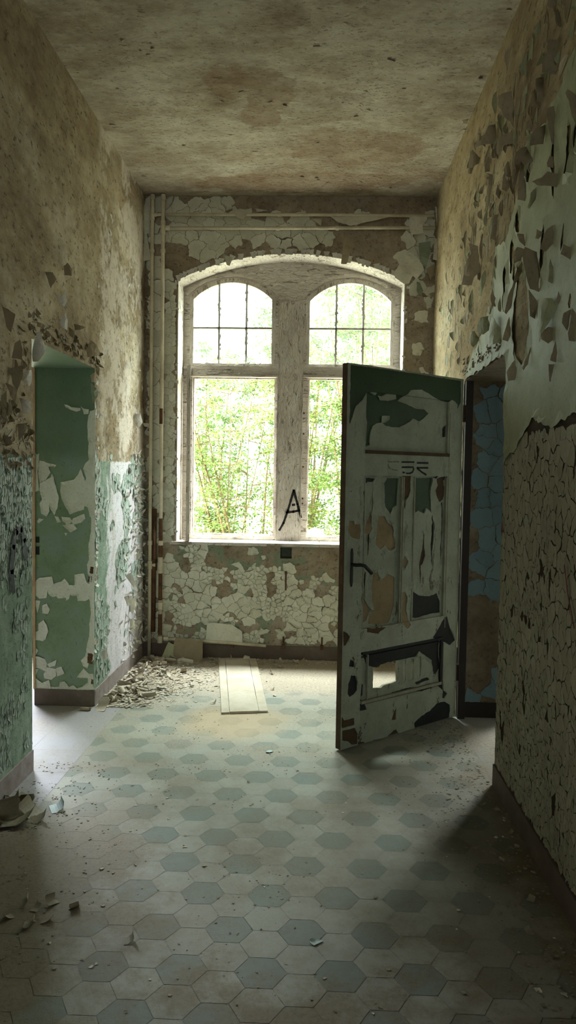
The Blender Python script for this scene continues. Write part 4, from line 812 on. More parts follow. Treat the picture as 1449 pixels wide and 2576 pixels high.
# alligator cracks below
mb = MB()
for (c0, poly) in cells(1.25, Y0 - .004, 0.115, 1.80, 0.050, 0.068, rr):
    y, z = c0; top = 1.72 + .10 * fbm(y, z, 1, 4)
    n = fbm(y, z, 6.2, 2.4)
    if z > top and n < .1:
        flake(mb, S_right, poly, rr, .0004, .002, .0015, .012, .001); continue
    if z < .70 + .25 * n or n > .30: continue
    elif n > -.55: flake(mb, S_right, poly, rr, rr.choice((.0013, .002, .0028)), rr.choice((.0015, .003, .006)), .0015, .010, .002, warp=.016)
    else: flake(mb, S_right, poly, rr, .0012, .003, .0015, .010, warp=.016)
for (c0, poly) in cells(1.25, Y0 - .004, 0.115, 1.80, 0.028, 0.045, rr):
    y, z = c0; n = fbm(y, z, 6.2, 2.4)
    if (z < .72 + .25 * n or n > .28) and fbm(y, z, 5, 7) > -.55: flake(mb, S_right, poly, rr, .0013, rr.choice((.002, .004, .007)), .0015, .008, .0016, warp=.010)
tag(mb.build('cracked_paint', M_OLIVE2, wall_right), 'olive paint cracked into small plates', kind='stuff')
mb = MB(); mo = MB()
for (c0, poly) in cells(Y1 + .0, D - .02, 0.12, 2.2, 0.10, 0.12, rr): flake(mb, S_right, poly, rr, .002, .006, .0015, .02)
for k in range(260):            # small curls, thickest along the slanting band below the ceiling
    t = rr.random(); y = 2.1 + 3.6 * t + rr.gauss(0, .25); z = 3.75 - 1.15 * max(0, t - .15) + rr.gauss(0, .32)
    if not (1.6 < y < 6.2 and 2.26 < z < 3.86) or (y > 5.0 and z > 3.3 and rr.random() < .6): continue
    curl(mo if rr.random() < .5 else mb, S_right, y, z, rr.gauss(0, .4), rr.uniform(.03, .15), rr.uniform(.010, .05), rr.uniform(.3, 1.8), 1.1, rr, nu=6, ns=5, taper=rr.uniform(0, .4), twist=rr.uniform(-.3, .3), lens=rr.uniform(.6, 1))
for k in range(130):
    y = rr.uniform(4.0, 5.0); z = 2.27 + abs(rr.gauss(0, .05)) + .0
    curl(mb, S_right, y, z, rr.uniform(-2.6, .5), rr.uniform(.015, .04), rr.uniform(.012, .03), rr.uniform(.4, 2), 1.1, rr, nu=3, ns=4, lens=rr.uniform(.3, 1))
tag(mo.build('small_olive_curls', M_OLIVE, wall_right), 'small olive paint curls', kind='stuff')
tag(mb.build('small_paint_curls', M_FLBROWN, wall_right), 'small brown-backed paint curls', kind='stuff')
mb = MB()
S_rr = lambda u, v, h: S_right(u, v, h + .010)
mb.add([S_rr(*p, 0) for p in ((3.838, 1.32), (3.80, 1.32), (3.812, 1.37), (3.822, 1.395))], [(0, 1, 2, 3)])
strokes(mb, S_rr, [[(2.72, 1.30), (2.68, 1.36)], [(2.62, 1.36), (2.70, 1.28)], [(2.85, 1.27), (2.80, 1.17), (2.72, 1.06)]], .010, rr)
mb.build('red_scribble', M_REDMARK, wall_right)
# left wall
mb = MB(); mw = MB(); mx_ = MB()
for (c0, poly) in cells(2.9, Y0 - .004, 0.14, 1.66, 0.022, 0.045, rr):
    y, z = c0; n = fbm(y, z, 2.2, 3.0)
    if z > 1.05 + .3 * n or (n > .12): flake(mb, S_left, poly, rr, .0015, rr.choice((.003, .006, .010)), .0012, .009, .0015)
for (c0, poly) in cells(Y1 + .006, D - .02, 0.14, 1.72, 0.05, 0.05, rr):
    y, z = c0; n = fbm(y, z, 7.7, 3.0)
    if y < 5.10 and n > -.25 or n > .16: flake(mb, S_left, poly, rr, .0015, rr.choice((.004, .008, .014)), .0012, .009, .0015)
for k in range(260):
    y = D - abs(rr.gauss(0, .28)) - .01; z = rr.uniform(.12, 1.75)
    if y < Y1 + .3: continue
    curl(mw, S_left, y, z, rr.uniform(0, 6.28), rr.uniform(.02, .06), rr.uniform(.02, .08), rr.uniform(.5, 2.6), 1.2, rr, nu=3, ns=6, taper=rr.uniform(0, .5), twist=rr.uniform(-.4, .4), lens=rr.uniform(.3, 1))
for k in range(90):
    y = rr.uniform(5.0, 6.3); z = rr.uniform(1.6, 3.5); curl(mw, S_left, y, z, rr.gauss(0, .5), rr.uniform(.02, .07), rr.uniform(.01, .03), rr.uniform(.3, 1.4), 1.1, rr, nu=4, ns=5, lens=rr.uniform(.5, 1))
for k in range(110):
    y = rr.uniform(3.1, Y0); z = 1.6 + abs(rr.gauss(0, .28)); curl(mx_, S_left, y, z, rr.gauss(0, 1.0), rr.uniform(.03, .08), rr.uniform(.02, .06), rr.uniform(.4, 2.0), 1.1, rr, nu=4, ns=5, twist=rr.uniform(-.3, .3), lens=rr.uniform(.4, 1))
for k in range(90):
    y = rr.uniform(Y0 - .05, Y1 + .12); z = HL + .03 + abs(rr.gauss(0, .05)); curl(mx_, S_left, y, z, rr.uniform(-3, .2), rr.uniform(.02, .05), rr.uniform(.02, .05), rr.uniform(.4, 2.2), 1.1, rr, nu=4, ns=5, lens=rr.uniform(.4, 1))
for k in range(60):
    y = Y1 + abs(rr.gauss(0, .03)); z = rr.uniform(.2, 2.2); curl(mw, S_left, y, z, rr.gauss(0, .8), rr.uniform(.02, .06), rr.uniform(.015, .04), rr.uniform(.4, 1.6), 1.1, rr, nu=3, ns=5)
tag(mb.build('crackled_paint', M_SAGE, wall_left), 'pale sage paint crackled into small plates', kind='stuff')
tag(mx_.build('small_brown_curls', M_FLBROWN, wall_left), 'small brown paint curls round the doorway', kind='stuff')
tag(mw.build('small_paint_curls', M_WHITE, wall_left), 'small pale paint curls', kind='stuff')
mb = MB(); S_ll = lambda u, v, h: S_left(u, v, h + .012)
strokes(mb, S_ll, [[(3.60, 1.22), (3.64, 1.29), (3.70, 1.30), (3.74, 1.24)], [(3.74, 1.24), (3.76, 1.14)], [(3.60, 1.22), (3.58, 1.10), (3.60, 1.0)]], .035, rr)
mb.build('black_scrawl', M_BLACK, wall_left)
# green jamb of the left doorway: cream paint left in islands
mb = MB()
for poly in REVEAL:
    q = rag(poly, .012, .0014, rr); us = [p[0] for p in q]; vs_ = [p[1] for p in q]
    pts, tris, org = cdt([q], grid(min(us), max(us), min(vs_), max(vs_), .018, rr)); keep = [t for t, o_ in zip(tris, org) if o_]
    dd = seg_dist(pts, [q]); hh = {}
    for p, d in zip(pts, dd): hh[p] = .0018 + .007 * max(0, fbm(p[0], p[1], 3, 14) + .5) * max(0, 1 - d / .018) ** 2
    shell(mb, S_jamb, pts, keep, lambda u, v: hh.get((u, v), .002), lambda u, v: hh.get((u, v), .002) - .0014)
tag(mb.build('cream_paint_island', M_CREAM, wall_left), 'cream paint islands on the green door jamb', kind='stuff')
mb = MB()
for u, v, s in ((-1.507, .93, .02), (-1.515, .33, .03), (-1.52, .87, .018), (-1.5, .17, .015)):
    flake(mb, lambda a, b, h: S_jamb(a, b, h + .003), [(u - s * .8, v - s), (u + s * .4, v - s * 1.3), (u + s * .5, v + s), (u - s * .6, v + s * 1.2)], rr, 0, .001, .001, .006, .003)
mb.build('rust_spot', M_RUST, wall_left)
# blue jamb of the right doorway
mb = MB()
for (c0, poly) in cells(XR + .055, XR + WT - .005, .10, 2.2, 0.11, 0.115, rr, .42):
    u, v = c0; n = fbm(u, v, 3.3, 5)
    if v < .85 and n > .12 or (.45 < v < .80 and 1.02 < u < 1.17): continue
    flake(mb, S_jamb, poly, rr, .0022 if v > 1.35 else .0012, rr.choice((.002, .004, .008)), .0015, .012, .0018, warp=.024)
o = mb.build('blue_paint', M_BLUE, wall_right); tag(o, 'cracked blue paint plates on the door jamb', kind='stuff')
# ceiling: a few hanging scales
mb = MB()
for k in range(110):
    x = rr.uniform(XL + .05, XR - .05); y = 2.2 + 4.1 * rr.random() ** .8
    curl(mb, S_ceil, x, y, -1.57 + rr.gauss(0, .7), rr.uniform(.008, .05), rr.uniform(.006, .022), rr.uniform(.4, 1.5), 1.1, rr, nu=3, ns=4)
for k in range(40):
    y = rr.uniform(1.5, 6.2); curl(mb, S_ceil, XR - rr.uniform(.0, .06), y, rr.uniform(0, 6.28), rr.uniform(.01, .05), rr.uniform(.01, .03), rr.uniform(.4, 1.5), 1.1, rr, nu=3, ns=4)
tag(mb.build('ceiling_scales', M_FLBROWN, ceiling), 'small loose plaster scales', kind='stuff')

# ------------------------------------------------------------------ the open panelled door
DA = Vector((0.1555, 4.2590, 0)); DD = Vector((0.75131, 0.65995, 0)); DN = Vector((0.65995, -0.75131, 0)); DL = 1.0288
door = empty('door_1', (0.936, 4.938, 0)); tag(door, 'open panelled door with peeling cream paint over dark green', 'door', kind='structure')
DIM = Matrix.Translation(-door.location)
def S_door(s, z, h): return tuple(DA + DD * s + DN * h + Vector((0, 0, z)))
def dpart(mb, name, mat_, parent=door, smooth=False):
    o = mb.build(name, mat_, None, smooth); o.parent = parent
    o.matrix_parent_inverse = DIM if parent is door else Matrix()
    return o
REG = [('stile', 0, .149, .012, 2.226, 0), ('stile', .892, DL, .012, 2.226, 0), ('rail', .149, .892, 2.078, 2.226, 0), ('panel', .149, .892, 1.725, 2.078, -.014),
       ('rail', .149, .892, 1.593, 1.725, 0), ('panel', .149, .462, .697, 1.593, -.014), ('muntin', .462, .585, .697, 1.593, -.003), ('panel', .585, .892, .697, 1.593, -.014),
       ('rail', .149, .892, .560, .697, 0), ('panel', .149, .892, .245, .560, -.014), ('rail', .149, .892, .012, .245, 0)]
rd = random.Random(5)
faces = [rect(*r[1:5]) for r in REG]; kinds = ['reg'] * len(REG)
clampd = lambda p: [(min(max(x, .0005), DL - .0005), min(max(z, .0125), 2.2255)) for x, z in p]
for k in ('green', 'black', 'brown', 'tan', 'hole'):
    for poly in DOOR[k]: faces.append(clampd(rag(poly, .012, .0014 if k != 'hole' else .0008, rd))); kinds.append(k)
pts, tris, org = cdt(faces, grid(0, DL, .012, 2.226, .03, rd), 1e-4)
MATK = {'none': 0, 'green': 1, 'black': 2, 'brown': 3, 'tan': 4}
DMATS = [paint_mat('old_cream_ground', (150, 146, 124), (150, 146, 124), (110, 98, 76)), paint_mat('dark_green_door_paint', (52, 70, 48), (58, 76, 54), (38, 44, 34), .5, .45), paint_mat('black_door_wood', (24, 27, 26), (30, 33, 31), (58, 56, 50), .5, .6),
         paint_mat('brown_door_wood', (86, 68, 48), (78, 62, 46), (44, 36, 28), .8, .8), paint_mat('tan_door_undercoat', (140, 122, 92), (148, 130, 100), (92, 76, 54), .6, .8)]
rt_ = [[] for _ in REG]; creamT = [[] for _ in REG]; edgep = [faces[i] for i, k in enumerate(kinds) if k not in ('reg',)]
for t, o_ in zip(tris, org):
    ks = {kinds[i] for i in o_}
    if 'hole' in ks: continue
    cx = sum(pts[i][0] for i in t) / 3; cz = sum(pts[i][1] for i in t) / 3
    for i, r in enumerate(REG):
        if r[1] <= cx <= r[2] and r[3] <= cz <= r[4]:
            k = next((q for q in ('black', 'brown', 'tan', 'green') if q in ks), 'none'); rt_[i].append((t, MATK[k]))
            if k == 'none': creamT[i].append(t)
            break
for i, (r, ts) in enumerate(zip(REG, rt_)):
    mb = MB(); hf = r[5]; hb = -.042 if r[0] != 'panel' else -.028
    used = sorted({j for t, _ in ts for j in t}); ix = {j: k for k, j in enumerate(used)}; N = len(used)
    mb.v = [S_door(pts[j][0], pts[j][1], hf) for j in used] + [S_door(pts[j][0], pts[j][1], hb) for j in used]
    E = {}
    for t, k in ts:
        a = [ix[j] for j in t]; mb.f.append(tuple(a)); mb.mi.append(k); mb.f.append(tuple(N + j for j in reversed(a))); mb.mi.append(0)
        for q in range(3): E[a[q], a[(q + 1) % 3]] = k
    for (a, b), k in E.items():
        if (b, a) not in E: mb.f.append((b, a, N + a, N + b)); mb.mi.append(3 if r[0] == 'stile' else k)
    dpart(mb, r[0], DMATS)
dd = seg_dist(pts, edgep)
dpts = {p: d for p, d in zip(pts, dd)}
mb = MB()
for i, (r, ts) in enumerate(zip(REG, creamT)):
    def hf(u, v, r=r):
        d = dpts.get((u, v), 1); return r[5] + .0018 + .010 * max(0, fbm(u, v, 1.5, 11) + .30) * max(0, 1 - d / .022) ** 2
    if ts: shell(mb, S_door, pts, ts, hf, lambda u, v: hf(u, v) - .0014)
for poly in DOOR['chip']:
    q = rag(poly, .01, .001, rd); flake(mb, lambda u, v, h: S_door(u, v, h - .012 if v > 1.725 else h), q, rd, 0, .012, .002, .01, .001)
tag(dpart(mb, 'peeling_paint', paint_mat('door_cream_paint', (144, 150, 132), (154, 160, 143), (108, 103, 83), .5, .5, chips=(72, 60, 44))), 'peeling cream paint')
def bead(name, lines, wd, h0, h1, mat_):
    mb = MB()
    for (s0, z0, s1, z1) in lines:
        vs = [S_door(s, z, h) for h in (h0, h1) for s, z in ((s0, z0), (s1, z0), (s1, z1), (s0, z1))]
        mb.add(vs, [(0, 1, 2, 3), (4, 5, 6, 7), (0, 1, 5, 4), (1, 2, 6, 5), (2, 3, 7, 6), (3, 0, 4, 7)])
    return dpart(mb, name, mat_)
DC = paint_mat('door_moulding_paint', (146, 146, 126), (146, 146, 126), (96, 84, 64), .6)
bead('moulding', [(.149, 1.722, .892, 1.742)], 0, -.014, .016, DMATS[3])  # ledge in brown: the shadow band along it is put into the colour
for s0, s1 in ((.462, .472), (.478, .486), (.575, .585)): bead('moulding', [(s0, .70, s1, 1.59)], 0, -.004, .006, DC)
for s0, s1, z0, z1 in ((.880, .892, .70, 1.59), (.149, .155, .70, 1.59), (.880, .892, 1.745, 2.07), (.900, .904, .62, 2.0)): bead('moulding', [(s0, z0, s1, z1)], 0, -.014, .005, DC)
bead('moulding', [(.160, .545, .882, .560)], 0, -.014, .007, DMATS[2]); bead('moulding', [(.160, .525, .882, .533)], 0, -.014, -.004, DMATS[2]); bead('moulding', [(.160, .250, .882, .268)], 0, -.014, .006, DC)
bead('moulding', [(.870, .27, .882, .54)], 0, -.014, .004, DMATS[2]); bead('moulding', [(.205, .27, .212, .54)], 0, -.014, .004, DC)
mb = MB(); S_t = lambda u, v, h: S_door(u, v, h + .0036)
strokes(mb, S_t, [[(.598, 1.677), (.697, 1.678)], [(.597, 1.646), (.697, 1.648)], [(.600, 1.644), (.640, 1.622), (.682, 1.605)]], .011, rd)
strokes(mb, S_t, [[(.459, 1.679), (.567, 1.681)], [(.461, 1.648), (.560, 1.650)], [(.560, 1.650), (.566, 1.636), (.556, 1.620), (.535, 1.612)], [(.535, 1.612), (.50, 1.611)], [(.485, 1.614), (.47, 1.617)]], .010, rd)
mg = MB(); strokes(mg, S_t, [[(.341, 1.678), (.375, 1.678)], [(.385, 1.679), (.432, 1.680)], [(.338, 1.663), (.346, 1.649), (.36, 1.638)], [(.372, 1.635), (.39, 1.631)], [(.40, 1.630), (.42, 1.629)]], .006, rd)
dpart(mb, 'stencil_lettering', M_BLACK)['label'] = 'dark stencilled letters upside down on the rail'
dpart(mg, 'stencil_lettering', paint_mat('worn_stencil_ink', (84, 84, 72), (96, 96, 82), (120, 118, 98)))['label'] = 'worn faint stencilled letter'
hd = empty('door_handle'); hd.parent = door; hd.matrix_parent_inverse = DIM
mb = MB(); pl = [(.057 + .014 * c * (1 if abs(z) < .085 else .6), 1.066 + z) for z, c in ((-.11, -.3), (-.11, .3), (-.085, 1), (.085, 1), (.11, .3), (.11, -.3), (.085, -1), (-.085, -1))]
pts2, tr2, og2 = cdt([pl]); shell(mb, S_door, pts2, [t for t, o_ in zip(tr2, og2) if o_], lambda u, v: .008, lambda u, v: 0)
dpart(mb, 'back_plate', M_HANDLE, hd)
mb = MB(); mb.tube([S_door(.057, 1.083, .006), S_door(.057, 1.084, .045), S_door(.075, 1.085, .055), S_door(.110, 1.078, .056), S_door(.172, 1.030, .052)], [.010, .010, .010, .0095, .010], 12)
o = dpart(mb, 'lever', M_HANDLE, hd, True)
mb = MB(); vs = [S_door(s, z, h) for z in (.93, 1.20) for s, h in ((-.0015, -.03), (-.0015, -.008), (.0, -.008), (.0, -.03))]
mb.add(vs, [(0, 1, 2, 3), (4, 5, 6, 7), (0, 1, 5, 4), (1, 2, 6, 5), (2, 3, 7, 6), (3, 0, 4, 7)]); dpart(mb, 'lock_plate', M_RUST)
for z in (.25, 1.95):
    mb = MB(); a = Vector((0.94, 4.942, 0)); mb.tube([a + Vector((0, 0, z)), a + Vector((0, 0, z + .11))], .009, 10); dpart(mb, 'hinge', M_RUST)
# ------------------------------------------------------------------ things on the floor
rf = random.Random(77)
BOARD = paint_mat('dusty_board', (184, 176, 160), (194, 186, 170), (146, 128, 102), .5, .8)
bo = empty('wooden_board', (-0.57, 5.6, 0)); tag(bo, 'long dusty wooden board lying on the floor towards the window', 'board')
q0, q1, q2, q3 = (-0.826, 6.33), (-0.612, 4.874), (-0.308, 4.935), (-0.505, 6.34)
def lerp(a, b, t): return (a[0] + (b[0] - a[0]) * t, a[1] + (b[1] - a[1]) * t)
for t0, t1, h in ((0, .17, .013), (.18, .80, .016), (.81, 1, .014)):
    poly = [lerp(q0, q3, t0), lerp(q1, q2, t0), lerp(q1, q2, t1), lerp(q0, q3, t1)]
    pts, tris, org = cdt([rag(poly, .12, .0012, rf)]); mb = MB(); shell(mb, S_floor, pts, [t for t, o_ in zip(tris, org) if o_], lambda u, v: h, lambda u, v: .0005)
    o = mb.build('plank', BOARD, bo); o.matrix_parent_inverse = Matrix.Translation(-bo.location)
# kinds of fallen flakes
def chip_mesh(kind, mat_):
    mb = MB(); S0 = lambda u, v, h: (u, v, max(0.0, h))
    if kind == 'roll': curl(mb, S0, -.2, 0, 0, rf.uniform(1.1, 1.9), 1.0, rf.uniform(3.6, 5.5), 1.0, rf, thick=.018, taper=rf.uniform(-.1, .2), base=.0, nu=4, ns=12, twist=rf.uniform(-.1, .1))
    elif kind == 'bent': curl(mb, S0, -.5, 0, 0, rf.uniform(.7, 1.1), 1.1, rf.uniform(1.0, 2.4), 1.4, rf, thick=.018, taper=rf.uniform(0, .7), base=.0, nu=4, ns=8, twist=rf.uniform(-.3, .3))
    else:
        poly = [(math.cos(a) * rf.uniform(.3, .62), math.sin(a) * rf.uniform(.25, .5)) for a in [i * 2 * math.pi / 7 for i in range(7)]]
        flake(mb, S0, poly, rf, 0, .16, .03, .12, .015, .02)
    return mb.mesh('paint_flake', mat_)
PALE = paint_mat('fallen_pale_paint', (176, 166, 148), (206, 198, 182), (130, 112, 88), .5)
TANC = paint_mat('fallen_tan_paint', (140, 128, 106), (166, 154, 132), (104, 88, 66), .5)
DIM_ = paint_mat('fallen_grey_paint', (122, 112, 92), (146, 136, 114), (80, 72, 56), .5)
SAGEC = paint_mat('fallen_pale_blue_paint', (170, 188, 184), (180, 196, 192), (130, 134, 124), .3)
rolls = [chip_mesh('roll', PALE) for _ in range(6)] + [chip_mesh('roll', TANC) for _ in range(2)]
bents = [chip_mesh('bent', PALE) for _ in range(5)] + [chip_mesh('bent', TANC) for _ in range(3)]
flats = [chip_mesh('flat', PALE) for _ in range(6)] + [chip_mesh('flat', TANC) for _ in range(3)]
dims = [chip_mesh('bent', DIM_) for _ in range(5)]
def chip(me, x, y, size, label, group=None, z=0.0, tilt=0.0, name='paint_flake', rz=None, sx=1.0):
    o = bpy.data.objects.new(name, me); COL.objects.link(o)
    o.location = (x, y, z + .001); o.scale = (size * sx, size, size)
    o.rotation_euler = (rf.gauss(0, tilt), rf.gauss(0, tilt), rf.uniform(0, 6.28) if rz is None else rz)
    return tag(o, label, 'paint flake', group)
def mound(x, y): return .05 * math.exp(-((x + 1.30) / .16) ** 2 - ((y - 5.75) / .5) ** 2)
n = 0
while n < 150:
    y = rf.uniform(5.02, 6.33); t = (y - 5.0) / 1.35
    x = XL + .05 + abs(rf.gauss(0, .10 + .24 * t * (1 - .3 * t)))
    if x > -0.86: continue
    n += 1
    chip(rf.choice(rolls + bents + flats), x, y, rf.uniform(.030, .072), 'curled pale paint flake in the heap along the far left wall', 'paint flakes heaped along the far left wall', max(0, mound(x, y) * rf.uniform(.2, 1)), .25)
for k in range(34):
    chip(rf.choice(bents + flats), rf.uniform(-1.1, .1), D - .03 - abs(rf.gauss(0, .12)) - .03, rf.uniform(.03, .075), 'fallen paint flake along the foot of the window wall', 'paint flakes at the foot of the window wall', 0, .12)
for k in range(60):
    x, y = rf.uniform(-1.1, .75), rf.uniform(1.9, 5.0)
    if x > .1 and y > 3.9: continue
    chip(rf.choice(flats), x, y, rf.uniform(.010, .024), 'tiny paint chip scattered over the open hexagon tiles', 'tiny chips scattered over the tiles', 0, .1)
for k in range(30):
    chip(rf.choice(dims + flats), XR - .04 - abs(rf.gauss(0, .10)), rf.uniform(1.9, 3.8), rf.uniform(.012, .035), 'small paint chip lying along the brown right-hand skirting', 'chips along the right skirting', 0, .12)
for x, y, s, rz in ((-1.05, 2.66, .045, .3), (-1.00, 2.62, .04, 1.4), (-.96, 2.66, .05, 2.6), (-1.08, 2.56, .04, 4.0), (-.93, 2.55, .045, .1), (-.86, 2.63, .04, 5.2), (-.98, 2.52, .05, .2)):
    chip(rf.choice(dims), x, y, s, 'dark curled flake in the loose group on the shadowed floor at lower left', 'dark flakes on the near left floor', 0, .15, rz=rz)
for x, y, s, rz in ((-1.43, 3.40, .13, .4), (-1.40, 3.30, .15, 2.2), (-1.33, 3.27, .16, .1), (-1.37, 3.40, .12, 1.3), (-1.30, 3.36, .13, 3.0), (-1.44, 3.52, .10, 4.0), (-1.43, 3.24, .12, 5.1), (-1.25, 3.30, .09, .2)):
    chip(rf.choice(dims), x, y, s, 'large curled grey paint flake in the pile against the near left wall', 'large flakes piled at the near left wall', 0, .12, rz=rz)
chip(chip_mesh('bent', SAGEC), -1.195, 3.43, .085, 'pale blue-white folded paint flake at the edge of the near left pile', rz=.5)
chip(chip_mesh('bent', PALE), -1.43, 4.93, .12, 'big pale curled flake standing at the foot of the green jamb corner', tilt=.1, rz=1.2)
chip(chip_mesh('roll', TANC), -1.52, 4.88, .06, 'tan rolled flake lying before the green jamb skirting', rz=1.3)
chip(chip_mesh('bent', TANC), -0.69, 5.10, .055, 'crumpled tan flake beside the near left edge of the long board', rz=.3)
chip(chip_mesh('bent', TANC), -0.305, 5.47, .045, 'tan lump right of the long board, the farther of two', rz=.1)
chip(chip_mesh('flat', PALE), -0.285, 5.32, .045, 'pale lump right of the long board, the nearer of two')
chip(chip_mesh('flat', SAGEC), -0.25, 4.23, .05, 'white crumpled chip alone on the middle of the tiles')
chip(chip_mesh('flat', SAGEC), 0.015, 2.49, .045, 'pale chip alone on the near tiles right of the middle', sx=1.3, rz=.2)
chip(chip_mesh('bent', DIM_), -0.61, 2.46, .05, 'dark curled flake alone on the near tiles at lower left', rz=.3)
for x, lb in ((-0.114, 'brown flake on the sill under the painted letter, left of three'), (-0.055, 'brown flake on the sill under the painted letter, middle of three'), (0.02, 'brown flake on the sill under the painted letter, right of three')):
    chip(chip_mesh('bent', TANC), x, D + .14, .028, lb, z=.0035 + 1.0)
def leaning(poly, y0, y1, mat_, label):
    """a fallen sheet of paint standing against the skirting"""
    q = rag(poly, .03, .003, rf); zt = max(p[1] for p in q)
    pts, tris, org = cdt([q], grid(min(p[0] for p in q), max(p[0] for p in q), 0, zt, .03, rf)); mb = MB(); sd = rf.uniform(0, 9)
    S = lambda u, v, h: (u, y0 + (y1 - y0) * v / zt - h + .008 * fbm(u, v, sd, 8), v + .001)
    shell(mb, S, pts, [t for t, o_ in zip(tris, org) if o_], lambda u, v: .001, lambda u, v: -.001)
    tag(mb.build('paint_sheet', mat_), label, 'paint sheet')
leaning([(-1.235, 0.02), (-0.95, 0.0), (-0.955, .165), (-1.19, .185)], D - .15, D - .085, FLM['b'], 'tan sheet of fallen paint leaning on the broken floor pipe')
leaning([(-1.31, .0), (-1.19, .01), (-1.20, .13), (-1.25, .15)], D - .17, D - .095, FLM['o'], 'small tan sheet leaning left of the larger one under the pipes')
leaning([(-0.935, .15), (-0.62, .15), (-0.63, .24), (-0.72, .30), (-0.93, .31)], D - .055, D - .03, FLM['c'], 'cream sheet of paint slumped on the pipe at the foot of the window wall')
# fine debris nobody could count
mb = MB(); mt = MB()
BQ = [q0, q1, q2, q3]
def crumb(mb, x, y, s, z=0.0):
    if inside(BQ, x, y): return
    a = rf.uniform(0, 6.28); p = [(x + s * math.cos(a + k) * rf.uniform(.5, 1.2), y + s * math.sin(a + k) * rf.uniform(.5, 1.2)) for k in (0, 1.6, 3.1, 4.7)]
    h = [z + .0006 + rf.uniform(0, .55) * s for _ in p]
    mb.add([(px, py, hh) for (px, py), hh in zip(p, h)] + [(px, py, max(0, hh - .0012)) for (px, py), hh in zip(p, h)], [(0, 1, 2, 3), (7, 6, 5, 4), (0, 4, 5, 1), (1, 5, 6, 2), (2, 6, 7, 3), (3, 7, 4, 0)])
for k in range(2600):
    y = rf.uniform(4.95, 6.36); t = (y - 4.95) / 1.4; x = XL + .02 + abs(rf.gauss(0, .16 + .45 * t))
    if x < .9: crumb(mb, x, y, rf.uniform(.004, .017), max(0, mound(x, y) * rf.random()))
for k in range(700):
    x = XL + .02 + abs(rf.gauss(0, .35)); y = rf.uniform(2.3, 4.0)
    if fbm(x, y, 3, 3) > -.15: crumb(mt, x, y, rf.uniform(.002, .008))
for k in range(3000):
    x, y = rf.uniform(-1.4, .9), rf.uniform(1.7, 5.6)
    if fbm(x, y, 6, 2.3) > rf.uniform(-.1, .5): crumb(mt, x, y, rf.uniform(.0012, .0065))
for k in range(900):
    x = XR - .02 - abs(rf.gauss(0, .16)); y = rf.uniform(1.6, 4.9); crumb(mt, x, y, rf.uniform(.002, .009))
for k in range(900): crumb(mb, rf.uniform(-1.3, .85), D - .02 - abs(rf.gauss(0, .10)), rf.uniform(.005, .016))
tag(mb.build('paint_debris', PALE), 'pale crumbs of paint covering the floor at the far end', 'debris', kind='stuff')
tag(mt.build('paint_debris', DIM_), 'brown grit and crumbs strewn over the tiles', 'debris', kind='stuff')

# ------------------------------------------------------------------ outside: shrubs behind the window
m = Mat('pale_bounce_ground', 0.95); M_BOUNCE_GROUND = m.done(m.ramp(m.noise(6, 5, 0.7), (0.3, (170, 164, 140)), (0.7, (204, 198, 176))))
mb = MB(); mb.add([(-14, D + .37, -.7), (14, D + .37, -.7), (14, 30, -.7), (-14, 30, -.7)], [(0, 1, 2, 3)])  # unseen ground coloured pale so it bounces light up to the ceiling
tag(mb.build('ground', M_BOUNCE_GROUND), 'ground beyond the window, made pale to bounce light indoors', 'ground', kind='structure')
def leaf_mat(name, a, b, c_):
    m = Mat(name, 0.5); col = m.ramp(m.island(), (0.0, a), (0.5, b), (1.0, c_)); m.put(m.b.inputs['Base Color'], col)
    tl = m.n('ShaderNodeBsdfTranslucent'); m.put(tl.inputs[0], m.mix(0.35, col, (120, 150, 40))); mx = m.n('ShaderNodeMixShader'); mx.inputs[0].default_value = .45
    m.t.links.new(m.b.outputs[0], mx.inputs[1]); m.t.links.new(tl.outputs[0], mx.inputs[2]); m.t.links.new(mx.outputs[0], m.t.nodes['Material Output'].inputs[0]); return m.m
LEAF = [leaf_mat('fresh_leaf', (66, 92, 44), (96, 122, 64), (132, 150, 90)), leaf_mat('yellow_leaf', (86, 108, 48), (120, 140, 72), (154, 164, 102)), leaf_mat('blue_green_leaf', (62, 88, 56), (88, 112, 76), (120, 142, 104))]
BARK = paint_mat('grey_brown_bark', (104, 92, 64), (124, 112, 80), (74, 66, 46), .5, .9)
rt_ = random.Random(91)
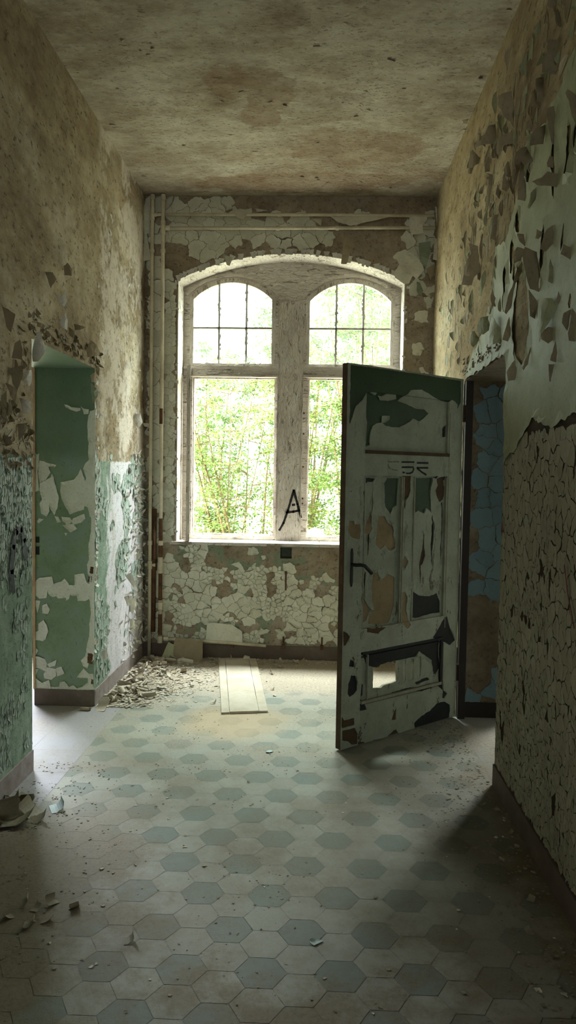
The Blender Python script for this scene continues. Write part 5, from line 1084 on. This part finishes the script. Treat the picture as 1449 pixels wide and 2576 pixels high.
def shrub(x, y, h, spread, ns, nl, lm, label, leaf=.045, z0=-.7):
    e = empty('shrub', (x, y, z0)); tag(e, label, 'shrub', None)
    st = MB(); fo = MB(); nodes = []
    for s in range(ns):
        a = rt_.uniform(0, 6.28); L = h * rt_.uniform(.75, 1.0); dx, dy = math.cos(a) * spread * rt_.uniform(.2, 1), math.sin(a) * spread * rt_.uniform(.2, 1)
        P = []; n = 9; w1, w2 = rt_.uniform(-.12, .12), rt_.uniform(-.12, .12)
        for i in range(n + 1):
            t = i / n; P.append(Vector((dx * t ** 1.3 + w1 * math.sin(t * 5), dy * t ** 1.3 + w2 * math.sin(t * 4 + 1), L * t)))
        r0 = rt_.uniform(.014, .030); st.tube(P, [r0 * (1 - .8 * i / n) for i in range(n + 1)], 6, cap=False)
        for i in range(3, n + 1):
            for b in range(3):
                g = rt_.uniform(0, 6.28); bl = rt_.uniform(.2, .65) * (1.15 - .5 * i / n); d = Vector((math.cos(g), math.sin(g), rt_.uniform(-.1, .7))).normalized()
                B = [P[i] + d * bl * t + Vector((0, 0, -.10 * t * t)) for t in (0, .35, .7, 1)]
                st.tube(B, [.006, .0045, .003, .0015], 4, cap=False); nodes.append(B)
    for k in range(nl):
        B = rt_.choice(nodes); t = rt_.uniform(.1, 1.05) * 3; i = min(2, int(t)); p = B[i].lerp(B[i + 1], t - i) + Vector((rt_.gauss(0, .05), rt_.gauss(0, .05), rt_.gauss(0, .05)))
        d = Vector((rt_.gauss(0, 1), rt_.gauss(0, 1), rt_.gauss(-.1, .6))).normalized(); n_ = Vector((rt_.gauss(0, .6), rt_.gauss(-.2, .6), 1)).normalized()
        s_ = d.cross(n_).normalized(); n_ = s_.cross(d); l = leaf * rt_.uniform(.6, 1.3); wd = l * rt_.uniform(.22, .32)
        fo.add([p, p + d * l * .45 + s_ * wd + n_ * wd * .25, p + d * l, p + d * l * .45 - s_ * wd + n_ * wd * .25, p + d * l * .5], [(0, 1, 4), (1, 2, 4), (0, 4, 3), (4, 2, 3)])
    st.build('stems', BARK, e); f = fo.build('foliage', lm, e); tag(f, kind='stuff')
shrub(-0.95, 8.9, 3.9, .9, 11, 8500, LEAF[0], 'green shrub filling the lower left light of the window', .048)
shrub(-0.35, 9.3, 4.1, .8, 11, 7500, LEAF[1], 'yellow-green shrub with upright stems just left of the mullion', .046)
shrub(0.45, 8.8, 5.4, .8, 11, 10500, LEAF[0], 'tall green shrub just right of the mullion', .05)
shrub(1.0, 9.8, 6.2, .9, 10, 10500, LEAF[1], 'tall yellow-green shrub behind the open door, rising into the right arch', .055)
shrub(-1.6, 10.8, 4.0, .9, 9, 8000, LEAF[2], 'bluish green shrub farther back at the left edge of the window', .062)
shrub(-0.2, 11.6, 5.0, 1.1, 11, 9500, LEAF[2], 'bluish green shrub farther back behind the mullion', .066)
shrub(1.2, 12.5, 7.4, 1.4, 12, 12000, LEAF[2], 'bluish tall shrub farthest back in the right arch', .08)
# outer ledge with a crumpled pale sheet behind the mullion
mb = MB(); mb.box((-1.3, D + .36, .955), (.8, D + .62, .985)); tag(mb.build('trim_5', M_ROOM), 'pale outer window ledge', 'window ledge', kind='structure')
pts, tris, org = cdt([rag([(-.46, -.09), (.10, -.10), (.13, .05), (-.10, .10), (-.44, .08)], .03, .006, rf)], grid(-.46, .13, -.1, .1, .022, rf)); mb = MB()
dS = dict(zip(pts, seg_dist(pts, [[(-.46, -.09), (.10, -.10), (.13, .05), (-.10, .10), (-.44, .08)]])))
hS = lambda u, v: .002 + 2.0 * dS.get((u, v), 0) * (.7 + .5 * fbm(u, v, 4, 9))
shell(mb, lambda u, v, h: (u, D + .48 + v, .986 + h), pts, [t for t, o_ in zip(tris, org) if o_], lambda u, v: hS(u, v) + .002, hS)
tag(mb.build('plastic_sheet', paint_mat('pale_plastic', (206, 206, 210), (206, 206, 210), (170, 168, 168), .3, .3)), 'crumpled pale plastic sheet on the outer ledge behind the mullion', 'plastic sheet')
